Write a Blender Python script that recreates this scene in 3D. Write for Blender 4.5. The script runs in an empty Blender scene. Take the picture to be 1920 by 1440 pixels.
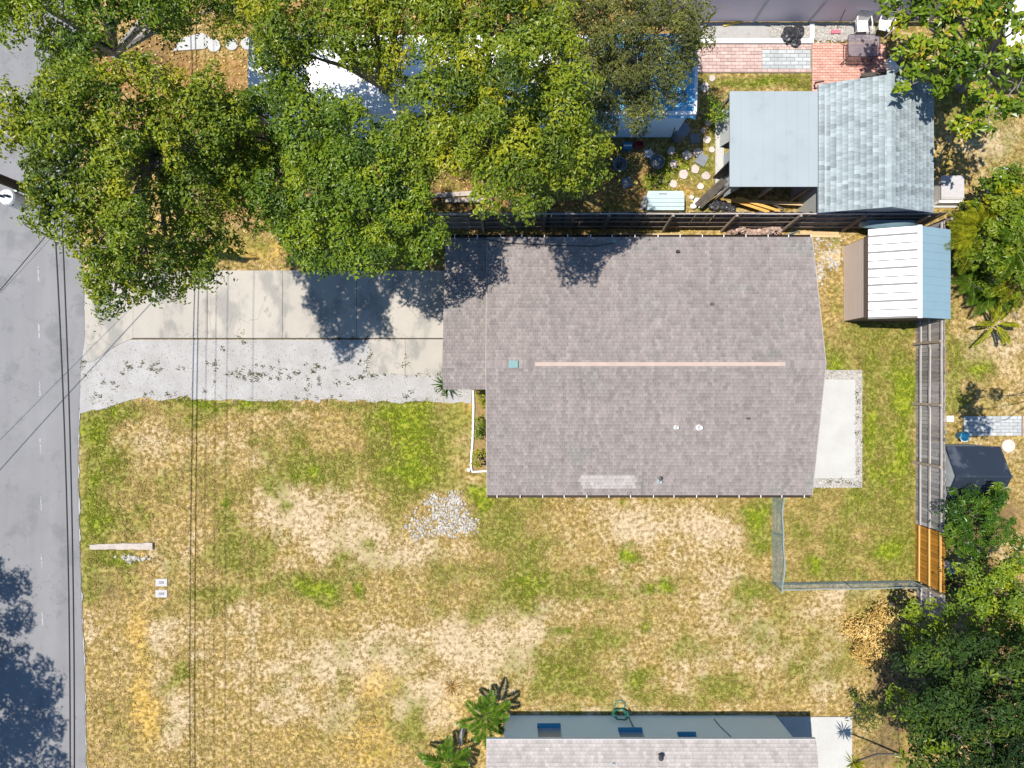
import bpy, math, random
import numpy as np
from mathutils import Vector, Matrix

random.seed(11)
rng = np.random.default_rng(11)
SC = bpy.context.scene
COL = SC.collection

# ------------------------------------------------------------------ camera, sky, sun, exposure
H = 27.5            # drone height in metres
F = 1280.0          # focal length in pixels of the 1920 px wide photograph
cd = bpy.data.cameras.new("camera")
cd.sensor_width = 36.0
cd.lens = 24.0
cd.clip_end = 600
cam = bpy.data.objects.new("camera", cd)
cam.location = (0, 0, H)
COL.objects.link(cam)
SC.camera = cam

SUN = Vector((-0.35, 0.08, 1.0)).normalized()
world = bpy.data.worlds.new("World")
SC.world = world
world.use_nodes = True
wn = world.node_tree.nodes
wl = world.node_tree.links
sky = wn.new("ShaderNodeTexSky")
sky.sky_type = 'NISHITA'
sky.ozone_density = 4.0
sky.sun_disc = False
sky.sun_elevation = math.asin(SUN.z)
sky.sun_rotation = math.atan2(SUN.x, SUN.y) % (2 * math.pi)
tintn = wn.new("ShaderNodeMix"); tintn.data_type = 'RGBA'; tintn.blend_type = 'MULTIPLY'
tintn.inputs[0].default_value = 1.0; tintn.inputs[7].default_value = (.70, .96, 1.13, 1)
wl.new(sky.outputs[0], tintn.inputs[6]); wl.new(tintn.outputs[2], wn["Background"].inputs[0])
wn["Background"].inputs[1].default_value = 0.09
sd = bpy.data.lights.new("sun", 'SUN')
sd.energy = 4.9
sd.angle = math.radians(0.5)
sd.color = (1.0, 0.95, 0.87)
sun = bpy.data.objects.new("sun", sd)
sun.location = (-10, 4, 40)
sun.rotation_euler = SUN.to_track_quat('Z', 'Y').to_euler()
COL.objects.link(sun)
SC.view_settings.view_transform = 'Standard'
SC.view_settings.look = 'None'
SC.view_settings.gamma = 1.0
SC.view_settings.use_curve_mapping = False
SC.view_settings.exposure = 0.5


def P(px, py, h=0.0):
    """point at height h that the photograph shows at pixel (px, py)"""
    k = (H - h) / F
    return Vector(((px - 960) * k, (720 - py) * k, h))


# ------------------------------------------------------------------ object helpers
WP = {}   # world origin of every object made here


def tag(o, label=None, cat=None, group=None, kind=None):
    if label: o["label"] = label
    if cat: o["category"] = cat
    if group: o["group"] = group
    if kind: o["kind"] = kind
    return o


def thing(name, label, cat, loc=(0, 0, 0), group=None):
    o = bpy.data.objects.new(name, None)
    o.empty_display_size = 0.2
    o.location = loc
    COL.objects.link(o)
    WP[o] = Vector(loc)
    return tag(o, label, cat, group)


def link(name, me, parent=None, origin=None, mat=None):
    """mesh whose vertices are in world space -> object under parent / at origin"""
    if parent is not None:
        base = WP[parent]
    else:
        base = Vector(origin if origin is not None else (0, 0, 0))
    if base.length > 0:
        me.transform(Matrix.Translation(-base))
    o = bpy.data.objects.new(name, me)
    if mat: me.materials.append(mat)
    COL.objects.link(o)
    if parent is not None:
        o.parent = parent
    else:
        o.location = base
    WP[o] = base
    return o


def place(name, me, parent, loc, rot=None, scale=None):
    """shared mesh in local coordinates, put at a world position under a parent"""
    o = bpy.data.objects.new(name, me)
    COL.objects.link(o)
    if parent is not None:
        o.parent = parent
        o.location = Vector(loc) - WP[parent]
    else:
        o.location = loc
    if rot is not None:
        if isinstance(rot, Matrix):
            o.rotation_euler = rot.to_euler()
        else:
            o.rotation_euler = rot
    if scale is not None: o.scale = scale
    WP[o] = Vector(loc)
    return o


KIDS = {}


def copy_tree(o, loc, rotz=0.0, label=None, scale=1.0):
    c = o.copy()
    COL.objects.link(c)
    c.location = loc
    c.rotation_euler = (0, 0, rotz)
    c.scale = (scale,) * 3
    if label: c["label"] = label
    for ch in o.children:
        d = ch.copy()
        COL.objects.link(d)
        d.parent = c
        for g in ch.children:
            e = g.copy()
            COL.objects.link(e)
            e.parent = d
    return c


class MB:
    def __init__(s):
        s.v = []; s.f = []; s.t = []

    def add(s, vs, fs, tint=0.5):
        n = len(s.v)
        s.v += [tuple(p) for p in vs]
        s.f += [tuple(i + n for i in f) for f in fs]
        s.t += [tint] * len(vs)
        return s

    def box(s, x0, x1, y0, y1, z0, z1, tint=0.5):
        return s.add([(x0, y0, z0), (x1, y0, z0), (x1, y1, z0), (x0, y1, z0),
                      (x0, y0, z1), (x1, y0, z1), (x1, y1, z1), (x0, y1, z1)],
                     [(3, 2, 1, 0), (4, 5, 6, 7), (0, 1, 5, 4), (1, 2, 6, 5), (2, 3, 7, 6), (3, 0, 4, 7)], tint)

    def bar(s, a, b, w, h, up=(0, 0, 1), tint=0.5):
        """rectangular bar from a to b"""
        a = Vector(a); b = Vector(b)
        d = (b - a).normalized()
        u = Vector(up)
        if abs(d.dot(u)) > 0.98: u = Vector((1, 0, 0))
        sd_ = d.cross(u).normalized() * w / 2
        u2 = sd_.cross(d).normalized() * h / 2
        vs = [a - sd_ - u2, a + sd_ - u2, a + sd_ + u2, a - sd_ + u2,
              b - sd_ - u2, b + sd_ - u2, b + sd_ + u2, b - sd_ + u2]
        return s.add(vs, [(0, 1, 2, 3), (7, 6, 5, 4), (0, 4, 5, 1), (1, 5, 6, 2), (2, 6, 7, 3), (3, 7, 4, 0)], tint)

    def tube(s, pts, r, n=6, tint=0.5, cap=True):
        pts = [Vector(p) for p in pts]
        rs = r if isinstance(r, (list, tuple)) else [r] * len(pts)
        vs = []
        ref = Vector((0.3, 0.2, 1)).normalized()
        for i, p in enumerate(pts):
            d = (pts[min(i + 1, len(pts) - 1)] - pts[max(i - 1, 0)])
            d = d.normalized() if d.length > 1e-6 else Vector((0, 0, 1))
            rf = ref if abs(d.dot(ref)) < 0.95 else Vector((1, 0, 0))
            a = d.cross(rf).normalized(); b = d.cross(a)
            for k in range(n):
                t = 2 * math.pi * k / n
                vs.append(p + (a * math.cos(t) + b * math.sin(t)) * rs[i])
        fs = []
        for i in range(len(pts) - 1):
            for k in range(n):
                k2 = (k + 1) % n
                fs.append((i * n + k, i * n + k2, (i + 1) * n + k2, (i + 1) * n + k))
        if cap:
            fs.append(tuple(range(n)))
            fs.append(tuple(reversed(range((len(pts) - 1) * n, len(pts) * n))))
        return s.add(vs, fs, tint)

    def lathe(s, c, prof, n=16, tint=0.5, sx=1.0, sy=1.0):
        """prof: list of (r, z)"""
        vs = []; fs = []
        for r, z in prof:
            for k in range(n):
                t = 2 * math.pi * k / n
                vs.append((c[0] + r * sx * math.cos(t), c[1] + r * sy * math.sin(t), c[2] + z))
        m = len(prof)
        for i in range(m - 1):
            for k in range(n):
                k2 = (k + 1) % n
                fs.append((i * n + k, i * n + k2, (i + 1) * n + k2, (i + 1) * n + k))
        if prof[0][0] > 1e-4: fs.append(tuple(reversed(range(n))))
        if prof[-1][0] > 1e-4: fs.append(tuple(range((m - 1) * n, m * n)))
        return s.add(vs, fs, tint)

    def poly(s, pts, z0, z1, tint=0.5):
        """vertical prism over a polygon of (x, y), counter-clockwise"""
        n = len(pts)
        vs = [(x, y, z0) for x, y in pts] + [(x, y, z1) for x, y in pts]
        fs = [tuple(reversed(range(n))), tuple(range(n, 2 * n))]
        fs += [(i, (i + 1) % n, n + (i + 1) % n, n + i) for i in range(n)]
        return s.add(vs, fs, tint)

    def blob(s, c, r, seed=0, n=8, m=5, rough=0.25, sz=0.7, tint=0.5):
        rr = random.Random(seed)
        prof = []
        vs = []; fs = []
        for i in range(m + 1):
            ph = math.pi * i / m
            for k in range(n):
                t = 2 * math.pi * k / n
                q = r * (1 + rough * (rr.random() - 0.5) * 2) if 0 < i < m else r
                vs.append((c[0] + q * math.sin(ph) * math.cos(t), c[1] + q * math.sin(ph) * math.sin(t),
                           c[2] - q * sz * math.cos(ph)))
        for i in range(m):
            for k in range(n):
                k2 = (k + 1) % n
                fs.append((i * n + k, i * n + k2, (i + 1) * n + k2, (i + 1) * n + k))
        return s.add(vs, fs, tint)

    def mesh(s, name, smooth=False):
        me = bpy.data.meshes.new(name)
        me.from_pydata(s.v, [], s.f)
        a = me.attributes.new("tint", 'FLOAT', 'POINT')
        a.data.foreach_set("value", np.array(s.t, dtype=np.float32))
        if smooth: me.polygons.foreach_set("use_smooth", [True] * len(me.polygons))
        me.update()
        return me

    def build(s, name, mat, parent=None, origin=None, smooth=False):
        return link(name, s.mesh(name, smooth), parent, origin, mat)


def np_mesh(name, V, Fc, tint=None, k=3):
    """fast mesh from numpy arrays; Fc (m, k) faces"""
    me = bpy.data.meshes.new(name)
    V = np.ascontiguousarray(V, dtype=np.float32); Fc = np.ascontiguousarray(Fc, dtype=np.int32)
    me.vertices.add(len(V)); me.vertices.foreach_set("co", V.ravel())
    me.loops.add(Fc.size); me.loops.foreach_set("vertex_index", Fc.ravel())
    me.polygons.add(len(Fc))
    me.polygons.foreach_set("loop_start", np.arange(0, Fc.size, k, dtype=np.int32))
    me.polygons.foreach_set("loop_total", np.full(len(Fc), k, dtype=np.int32))
    me.update(calc_edges=True)
    me.polygons.foreach_set('use_smooth', [False] * len(Fc))
    if tint is not None:
        a = me.attributes.new("tint", 'FLOAT', 'POINT')
        a.data.foreach_set("value", np.ascontiguousarray(tint, dtype=np.float32))
    return me


# ------------------------------------------------------------------ materials
def ramp(nt, fac, stops):
    r = nt.nodes.new("ShaderNodeValToRGB")
    e = r.color_ramp.elements
    while len(e) > 2: e.remove(e[-1])
    for i, (p, c) in enumerate(stops):
        if i < 2:
            e[i].position = p; e[i].color = (*c, 1)
        else:
            x = e.new(p); x.color = (*c, 1)
    nt.links.new(fac, r.inputs[0])
    return r.outputs[0]


def mathn(nt, op, a, b=None, clamp=False):
    m = nt.nodes.new("ShaderNodeMath"); m.operation = op; m.use_clamp = clamp
    for i, x in enumerate((a, b)):
        if x is None: continue
        if isinstance(x, (int, float)): m.inputs[i].default_value = x
        else: nt.links.new(x, m.inputs[i])
    return m.outputs[0]


def noise(nt, co, scale, detail=4, rough=0.6):
    n = nt.nodes.new("ShaderNodeTexNoise")
    n.inputs["Scale"].default_value = scale
    n.inputs["Detail"].default_value = detail
    n.inputs["Roughness"].default_value = rough
    nt.links.new(co, n.inputs["Vector"])
    return n.outputs["Fac"]


def mixc(nt, fac, a, b, mode='MIX'):
    m = nt.nodes.new("ShaderNodeMix"); m.data_type = 'RGBA'; m.blend_type = mode
    for sock, x in ((m.inputs[0], fac), (m.inputs[6], a), (m.inputs[7], b)):
        if isinstance(x, (int, float)): sock.default_value = x
        elif isinstance(x, tuple): sock.default_value = (*x, 1)
        else: nt.links.new(x, sock)
    return m.outputs[2]


def attr(nt, name):
    a = nt.nodes.new("ShaderNodeAttribute"); a.attribute_name = name
    return a.outputs["Fac"]


def mat(name, c1, c2=None, scale=3.0, rough=0.8, bump=0.15, bscale=40.0, metallic=0.0, spec=0.3,
        tint=0.0, rnd=0.0, stretch=None, spots=None, fine=0.25, fscale=30.0, streak=None, crack=None):
    """c1..c2 mottled by large noise, broken by fine noise; tint: per-piece attribute spread;
    rnd: spread per object; spots: (colour, scale, threshold)"""
    m = bpy.data.materials.new(name); m.use_nodes = True
    nt = m.node_tree
    bs = nt.nodes["Principled BSDF"]
    geo = nt.nodes.new("ShaderNodeNewGeometry")
    co = geo.outputs["Position"]
    if stretch:
        mp = nt.nodes.new("ShaderNodeMapping"); mp.inputs["Scale"].default_value = stretch
        nt.links.new(co, mp.inputs["Vector"]); co = mp.outputs[0]
    c2 = c2 or tuple(x * 0.8 for x in c1)
    n1 = noise(nt, co, scale, 5)
    col = ramp(nt, n1, [(0.32, c1), (0.68, c2)])
    if spots:
        n3 = noise(nt, co, spots[1], 5)
        f3 = ramp(nt, n3, [(spots[2] - 0.04, (0, 0, 0)), (spots[2] + 0.06, (1, 1, 1))])
        col = mixc(nt, f3, col, spots[0])
    if crack:
        cn = mathn(nt, 'ABSOLUTE', mathn(nt, 'SUBTRACT', noise(nt, co, crack[0], 5, .55), .5))
        cf = ramp(nt, cn, [(0.0, (crack[2],) * 3), (crack[1], (0, 0, 0))])
        col = mixc(nt, cf, col, tuple(x * .45 for x in c2))
    n2 = noise(nt, co, fscale, 3)
    f = mathn(nt, 'MULTIPLY_ADD', n2, fine * 2); f.node.inputs[2].default_value = 1 - fine
    if streak:
        mp2 = nt.nodes.new("ShaderNodeMapping"); mp2.inputs["Scale"].default_value = streak[0]
        nt.links.new(geo.outputs["Position"], mp2.inputs["Vector"])
        t = mathn(nt, 'MULTIPLY_ADD', noise(nt, mp2.outputs[0], 1.0, 3, .6), streak[1] * 2); t.node.inputs[2].default_value = 1 - streak[1]
        f = mathn(nt, 'MULTIPLY', f, t)
    if tint:
        t = mathn(nt, 'MULTIPLY_ADD', attr(nt, "tint"), tint * 2); t.node.inputs[2].default_value = 1 - tint
        f = mathn(nt, 'MULTIPLY', f, t)
    if rnd:
        oi = nt.nodes.new("ShaderNodeObjectInfo")
        t = mathn(nt, 'MULTIPLY_ADD', oi.outputs["Random"], rnd * 2); t.node.inputs[2].default_value = 1 - rnd
        f = mathn(nt, 'MULTIPLY', f, t)
    cr = nt.nodes.new("ShaderNodeCombineXYZ")
    for i in range(3): nt.links.new(f, cr.inputs[i])
    col = mixc(nt, 1.0, col, cr.outputs[0], 'MULTIPLY')
    nt.links.new(col, bs.inputs["Base Color"])
    bs.inputs["Roughness"].default_value = rough
    bs.inputs["Metallic"].default_value = metallic
    bs.inputs["Specular IOR Level"].default_value = spec
    if bump:
        b = nt.nodes.new("ShaderNodeBump"); b.inputs["Strength"].default_value = bump
        b.inputs["Distance"].default_value = 0.02
        nt.links.new(noise(nt, co, bscale, 4), b.inputs["Height"])
        nt.links.new(b.outputs[0], bs.inputs["Normal"])
    return m


def leafmat(name, stops, rough=0.45, spec=0.5, trans=0.3):
    m = bpy.data.materials.new(name); m.use_nodes = True
    nt = m.node_tree
    bs = nt.nodes["Principled BSDF"]
    geo = nt.nodes.new("ShaderNodeNewGeometry")
    n = noise(nt, geo.outputs["Position"], 0.55, 3)
    f = mathn(nt, 'MULTIPLY_ADD', n, 0.8); f.node.inputs[2].default_value = -0.4
    f = mathn(nt, 'ADD', f, attr(nt, "tint"), clamp=True)
    col = ramp(nt, f, stops)
    nt.links.new(col, bs.inputs["Base Color"])
    bs.inputs["Roughness"].default_value = rough
    bs.inputs["Specular IOR Level"].default_value = spec
    tr = nt.nodes.new("ShaderNodeBsdfTranslucent")
    nt.links.new(col, tr.inputs[0])
    mx = nt.nodes.new("ShaderNodeMixShader"); mx.inputs[0].default_value = trans
    nt.links.new(bs.outputs[0], mx.inputs[1]); nt.links.new(tr.outputs[0], mx.inputs[2])
    nt.links.new(mx.outputs[0], nt.nodes["Material Output"].inputs[0])
    return m


M = {}
M['asphalt'] = mat("asphalt", (.212, .208, .210), (.188, .185, .188), .5, .9, .3, 90, fine=.22, fscale=45, streak=((1.2, .07, 1), .16), crack=(.30, .004, .28),
                   spots=((.165, .163, .165), .8, .58))
M['paint'] = mat("road_paint", (.36, .355, .355), (.25, .248, .25), 9, .8, .1, fine=.3, spots=((.21, .208, .21), 6, .5))
M['concrete'] = mat("concrete_drive", (.385, .35, .30), (.335, .305, .265), .9, .85, .15, 60, fine=.12,
                    crack=(.33, .004, .5), spots=((.255, .24, .215), .9, .54), tint=.1, stretch=(1, .6, 1))
M['slab'] = mat("concrete_slab", (.44, .43, .405), (.39, .38, .36), 1.2, .85, .12, 60, fine=.1)
M['gravelbed'] = mat("gravel_sheet", (.37, .357, .345), (.30, .287, .272), 1.3, .95, .5, 50, fine=.35, fscale=55,
                     spots=((.27, .25, .22), 3.0, .66))
M['stone'] = mat("white_stone", (.44, .41, .37), (.30, .275, .24), 9, .9, .2, tint=.3)
M['pinkstone'] = mat("pink_rubble", (.42, .31, .26), (.26, .17, .13), 9, .9, .2, tint=.35)
M['shingle'] = mat("shingle_brown_grey", (.246, .210, .194), (.220, .190, .177), .8, .92, .35, 120, tint=.17, fine=.22, streak=((8.5, 2.6, 2.6), .34),
                   fscale=60, spots=((.215, .20, .184), .7, .62))
M['shingle_pale'] = mat("shingle_pale_pink", (.37, .33, .305), (.33, .298, .28), .8, .92, .3, 120, tint=.16, streak=((8, 3, 3), .25), fine=.2, fscale=60)
M['shingle_blue'] = mat("shingle_blue_grey", (.29, .33, .34), (.255, .295, .305), 1.0, .92, .35, 120, tint=.3, fine=.18, streak=((3, 8, 3), .3), fscale=60)
M['ridge_vent'] = mat("ridge_vent_plastic", (.46, .35, .29), (.40, .305, .255), 3, .7, .05, fine=.1)
M['gutter'] = mat("gutter_brown", (.045, .028, .022), (.03, .02, .018), 5, .6, .1)
M['white'] = mat("white_paint", (.72, .71, .69), (.62, .61, .59), 4, .6, .05, fine=.08)
M['whitemetal'] = mat("white_metal", (.80, .80, .80), (.76, .76, .76), 2, .45, .0, spec=.5, fine=.04)
M['blue_and_shade_metal'] = mat("blue_and_shaded_metal", (.215, .32, .375), (.20, .30, .355), 1.5, .45, .02, spec=.5, fine=.05)  # blue grey sheet metal; on the shed, shade painted into the right slope
M['groove'] = mat("groove_grey", (.17, .165, .16), (.14, .136, .132), 2, .6, .0, fine=.06)
M['tanmetal'] = mat("tan_metal", (.52, .43, .375), (.49, .405, .35), 2, .6, .0, fine=.06)
M['brownmetal'] = mat("brown_trim", (.15, .105, .09), (.13, .09, .08), 2, .6, .0, fine=.06)
M['greymetal'] = mat("grey_metal_roof", (.30, .335, .35), (.275, .31, .325), .8, .6, .03, fine=.06, fscale=60,
                     spots=((.262, .29, .303), 1.6, .64))
M['wall_cream'] = mat("cream_wall", (.45, .42, .37), (.41, .385, .345), 1.5, .85, .15)
M['wall_blue'] = mat("blue_grey_wall", (.72, .89, .97), (.69, .86, .94), .8, .8, .1, 60, fine=.06)
M['wall_grey'] = mat("grey_wall", (.42, .43, .42), (.36, .37, .36), 1.5, .8, .1, stretch=(1, 6, 1))
M['frame'] = mat("window_frame", (.5, .52, .53), (.45, .47, .48), 3, .6, .0)
M['glass'] = mat("window_glass", (.33, .39, .41), (.29, .35, .37), 2, .3, .0, spec=.6, fine=.02)
M['fence_grey'] = mat("weathered_wood_grey", (.33, .305, .30), (.25, .233, .228), 1.2, .9, .4, 50, rnd=.34, fine=.25, stretch=(4, 4, .8))
M['fence_rail'] = mat("weathered_rail", (.44, .40, .38), (.34, .30, .28), 2.0, .9, .3, 40, fine=.2)
M['fence_dark'] = mat("weathered_wood_dark", (.20, .165, .14), (.135, .112, .096), 1.5, .9, .4, 50, rnd=.35, fine=.3, stretch=(4, 4, .8))
M['fence_post'] = mat("brown_post", (.34, .27, .21), (.26, .205, .16), 2.5, .9, .3, 40, rnd=.15)
M['fence_new'] = mat("new_orange_wood", (.46, .20, .025), (.38, .155, .018), 1.5, .7, .25, 40, rnd=.22, fine=.2, stretch=(5, 5, 1))
M['rail_new'] = mat("new_pine_rail", (.62, .39, .14), (.54, .33, .11), 2, .75, .15, 40, fine=.12)
M['lumber'] = mat("yellow_lumber", (.62, .36, .10), (.52, .28, .07), 2, .75, .2, 40, rnd=.15, fine=.15)
M['lumber_pale'] = mat("pale_lumber", (.52, .37, .20), (.42, .29, .15), 2, .8, .2, 40, rnd=.15, fine=.15)
M['timber'] = mat("old_dark_timber", (.10, .085, .07), (.06, .05, .042), 4, .9, .5, 40, fine=.3)
M['vinyl'] = mat("grey_vinyl", (.74, .69, .77), (.69, .645, .72), .6, .55, .0, fine=.05)
M['galv'] = mat("galvanised_wire", (.36, .43, .42), (.28, .34, .335), 6, .45, .05, metallic=.4, spec=.5)
M['brick'] = mat("red_paver", (.62, .33, .265), (.54, .27, .215), 4, .9, .3, 60, rnd=.16, fine=.18)
M['pinkpaver'] = mat("pink_paver", (.50, .35, .31), (.43, .31, .285), 3, .9, .3, 60, rnd=.16, fine=.18)
M['greypaver'] = mat("grey_paver", (.42, .435, .435), (.35, .365, .37), 3, .9, .3, 60, rnd=.16, fine=.18)
M['sandbed'] = mat("sand_joint", (.23, .19, .15), (.18, .15, .12), 6, .95, .3)
M['greystone'] = mat("grey_stone", (.20, .215, .24), (.16, .17, .19), 4, .9, .3)
M['stepstone'] = mat("pale_round_stone", (.52, .44, .40), (.45, .38, .34), 5, .9, .3, rnd=.12, fine=.15)
M['black'] = mat("black_plastic", (.022, .022, .024), (.05, .05, .055), 9, .38, .8, 14, spec=.5)
M['navy'] = mat("navy_felt", (.017, .027, .045), (.014, .022, .036), 1.0, .7, .1, fine=.1, spec=.3,
                spots=((.06, .07, .09), 1.6, .58))
M['blueplastic'] = mat("blue_plastic", (.02, .16, .30), (.02, .13, .25), 3, .4, .05, spec=.5)
M['sill_shade'] = mat("sill_shade_blue", (.07, .33, .52), (.06, .29, .47), 3, .5, .05)  # blue shade of the window recess painted into the sill colour
M['poolblue'] = mat("pale_blue_plastic", (.30, .46, .55), (.26, .41, .50), 2, .45, .05, spec=.5)
M['boxgreen'] = mat("pale_green_plastic", (.42, .52, .52), (.38, .48, .48), 1.5, .5, .05, fine=.06)
M['tarp'] = mat("blue_tarp", (.11, .40, .60), (.09, .35, .54), 3, .5, .4, 8, spec=.4,
                spots=((.42, .50, .56), 5.5, .57))  # pale spots paint sun dapples into the tarp colour
M['red'] = mat("red_plastic", (.35, .05, .05), (.28, .04, .04), 3, .5, .05)
M['yellow'] = mat("yellow_paint", (.60, .45, .08), (.52, .38, .06), 3, .6, .05)
M['pink'] = mat("pink_plastic", (.55, .16, .20), (.48, .13, .17), 3, .5, .05)
M['hose'] = mat("green_hose", (.02, .17, .13), (.015, .14, .11), 3, .4, .05, spec=.5)
M['iron'] = mat("dark_iron", (.05, .04, .04), (.035, .03, .03), 6, .5, .1)
M['cable'] = mat("black_cable", (.016, .016, .018), (.012, .012, .014), 3, .6, .0)
M['wirepale'] = mat("grey_wire", (.09, .09, .10), (.075, .075, .085), 3, .5, .0)
M['bark'] = mat("grey_bark", (.17, .145, .125), (.11, .092, .078), 4, .95, .6, 25, fine=.3)
M['palebark'] = mat("pale_bark", (.30, .27, .25), (.22, .20, .18), 4, .95, .5, 25, fine=.3)
M['pole'] = mat("pole_wood", (.075, .055, .04), (.05, .038, .03), 4, .9, .4, 40, stretch=(4, 4, .6))
M['log'] = mat("bleached_wood", (.46, .40, .35), (.34, .29, .25), 5, .9, .5, 30, fine=.25)
M['lidgrey'] = mat("grey_lid", (.085, .085, .095), (.065, .065, .075), 6, .7, .2)
M['boxwhite'] = mat("pale_lid", (.44, .42, .42), (.38, .36, .36), 6, .7, .1)
M['turquoise'] = mat("turquoise_vent", (.17, .29, .29), (.145, .25, .25), 4, .6, .05)

# smoked glass table top
mg = bpy.data.materials.new("smoked_glass"); mg.use_nodes = True
nt = mg.node_tree; bs = nt.nodes["Principled BSDF"]
geo = nt.nodes.new("ShaderNodeNewGeometry")
nt.links.new(ramp(nt, noise(nt, geo.outputs["Position"], 2.0), [(.3, (.30, .25, .26)), (.7, (.20, .17, .19))]), bs.inputs["Base Color"])
bs.inputs["Roughness"].default_value = .15
bs.inputs["Alpha"].default_value = .55
M['smoked'] = mg

M['oak'] = leafmat("oak_leaf", [(0.0, (.05, .09, .008)), (.33, (.14, .205, .012)), (.62, (.25, .305, .014)), (1.0, (.42, .39, .016))])
M['oak_green'] = leafmat("deep_green_leaf", [(0.0, (.04, .085, .010)), (.36, (.125, .21, .014)), (.66, (.225, .305, .014)), (1.0, (.37, .39, .016))])
M['olive'] = leafmat("olive_leaf", [(0.0, (.05, .06, .014)), (.5, (.15, .165, .034)), (.8, (.24, .25, .05)), (1.0, (.32, .31, .06))])
M['almond'] = leafmat("broad_leaf", [(0.0, (.045, .09, .006)), (.45, (.14, .225, .010)), (.75, (.25, .32, .012)), (1.0, (.45, .34, .012))], rough=.35, spec=.5)
M['lime'] = leafmat("lime_leaf", [(0.0, (.06, .11, .006)), (.5, (.16, .23, .010)), (1.0, (.27, .32, .015))])
M['yellowleaf'] = leafmat("yellow_leaf", [(0.0, (.12, .13, .006)), (.5, (.30, .30, .012)), (1.0, (.46, .42, .02))])
M['dark_leaf'] = leafmat("dark_leaf", [(0.0, (.014, .034, .008)), (.5, (.038, .082, .012)), (.85, (.085, .14, .014)), (1.0, (.16, .21, .015))], rough=.55, spec=.3)
M['palm'] = leafmat("palm_leaf", [(0.0, (.025, .07, .010)), (.5, (.08, .17, .014)), (1.0, (.20, .28, .018))], rough=.35)
M['palm_yellow'] = leafmat("yellow_palm_leaf", [(0.0, (.09, .12, .008)), (.5, (.24, .27, .012)), (1.0, (.50, .45, .03))], rough=.4)
M['dry'] = leafmat("dry_leaf", [(0.0, (.28, .18, .05)), (.4, (.58, .39, .12)), (1.0, (.80, .60, .27))], rough=.8, spec=.1, trans=.15)
M['tuft'] = leafmat("grass_blade", [(0.0, (.46, .34, .16)), (.25, (.36, .255, .10)), (.5, (.22, .18, .045)), (.7, (.165, .17, .022)), (1.0, (.155, .22, .012))],
                    rough=.8, spec=.1, trans=.2)
nt = M['tuft'].node_tree


# ------------------------------------------------------------------ lawn fields
def vnoise(x, y, scale, seed):
    r = np.random.default_rng(seed)
    g = r.random((257, 257))
    X = x * scale + 1000; Y = y * scale + 1000
    xi = np.floor(X).astype(int); yi = np.floor(Y).astype(int)
    fx = X - xi; fy = Y - yi
    fx = fx * fx * (3 - 2 * fx); fy = fy * fy * (3 - 2 * fy)
    xi %= 256; yi %= 256
    return (g[xi, yi] * (1 - fx) * (1 - fy) + g[xi + 1, yi] * fx * (1 - fy) + g[xi, yi + 1] * (1 - fx) * fy + g[xi + 1, yi + 1] * fx * fy)


def fbm(x, y, scale, seed, o=4):
    s = 0; a = .5; t = 0
    for i in range(o):
        s = s + a * vnoise(x, y, scale * 2 ** i, seed + i); t += a; a *= .55
    return s / t


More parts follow.
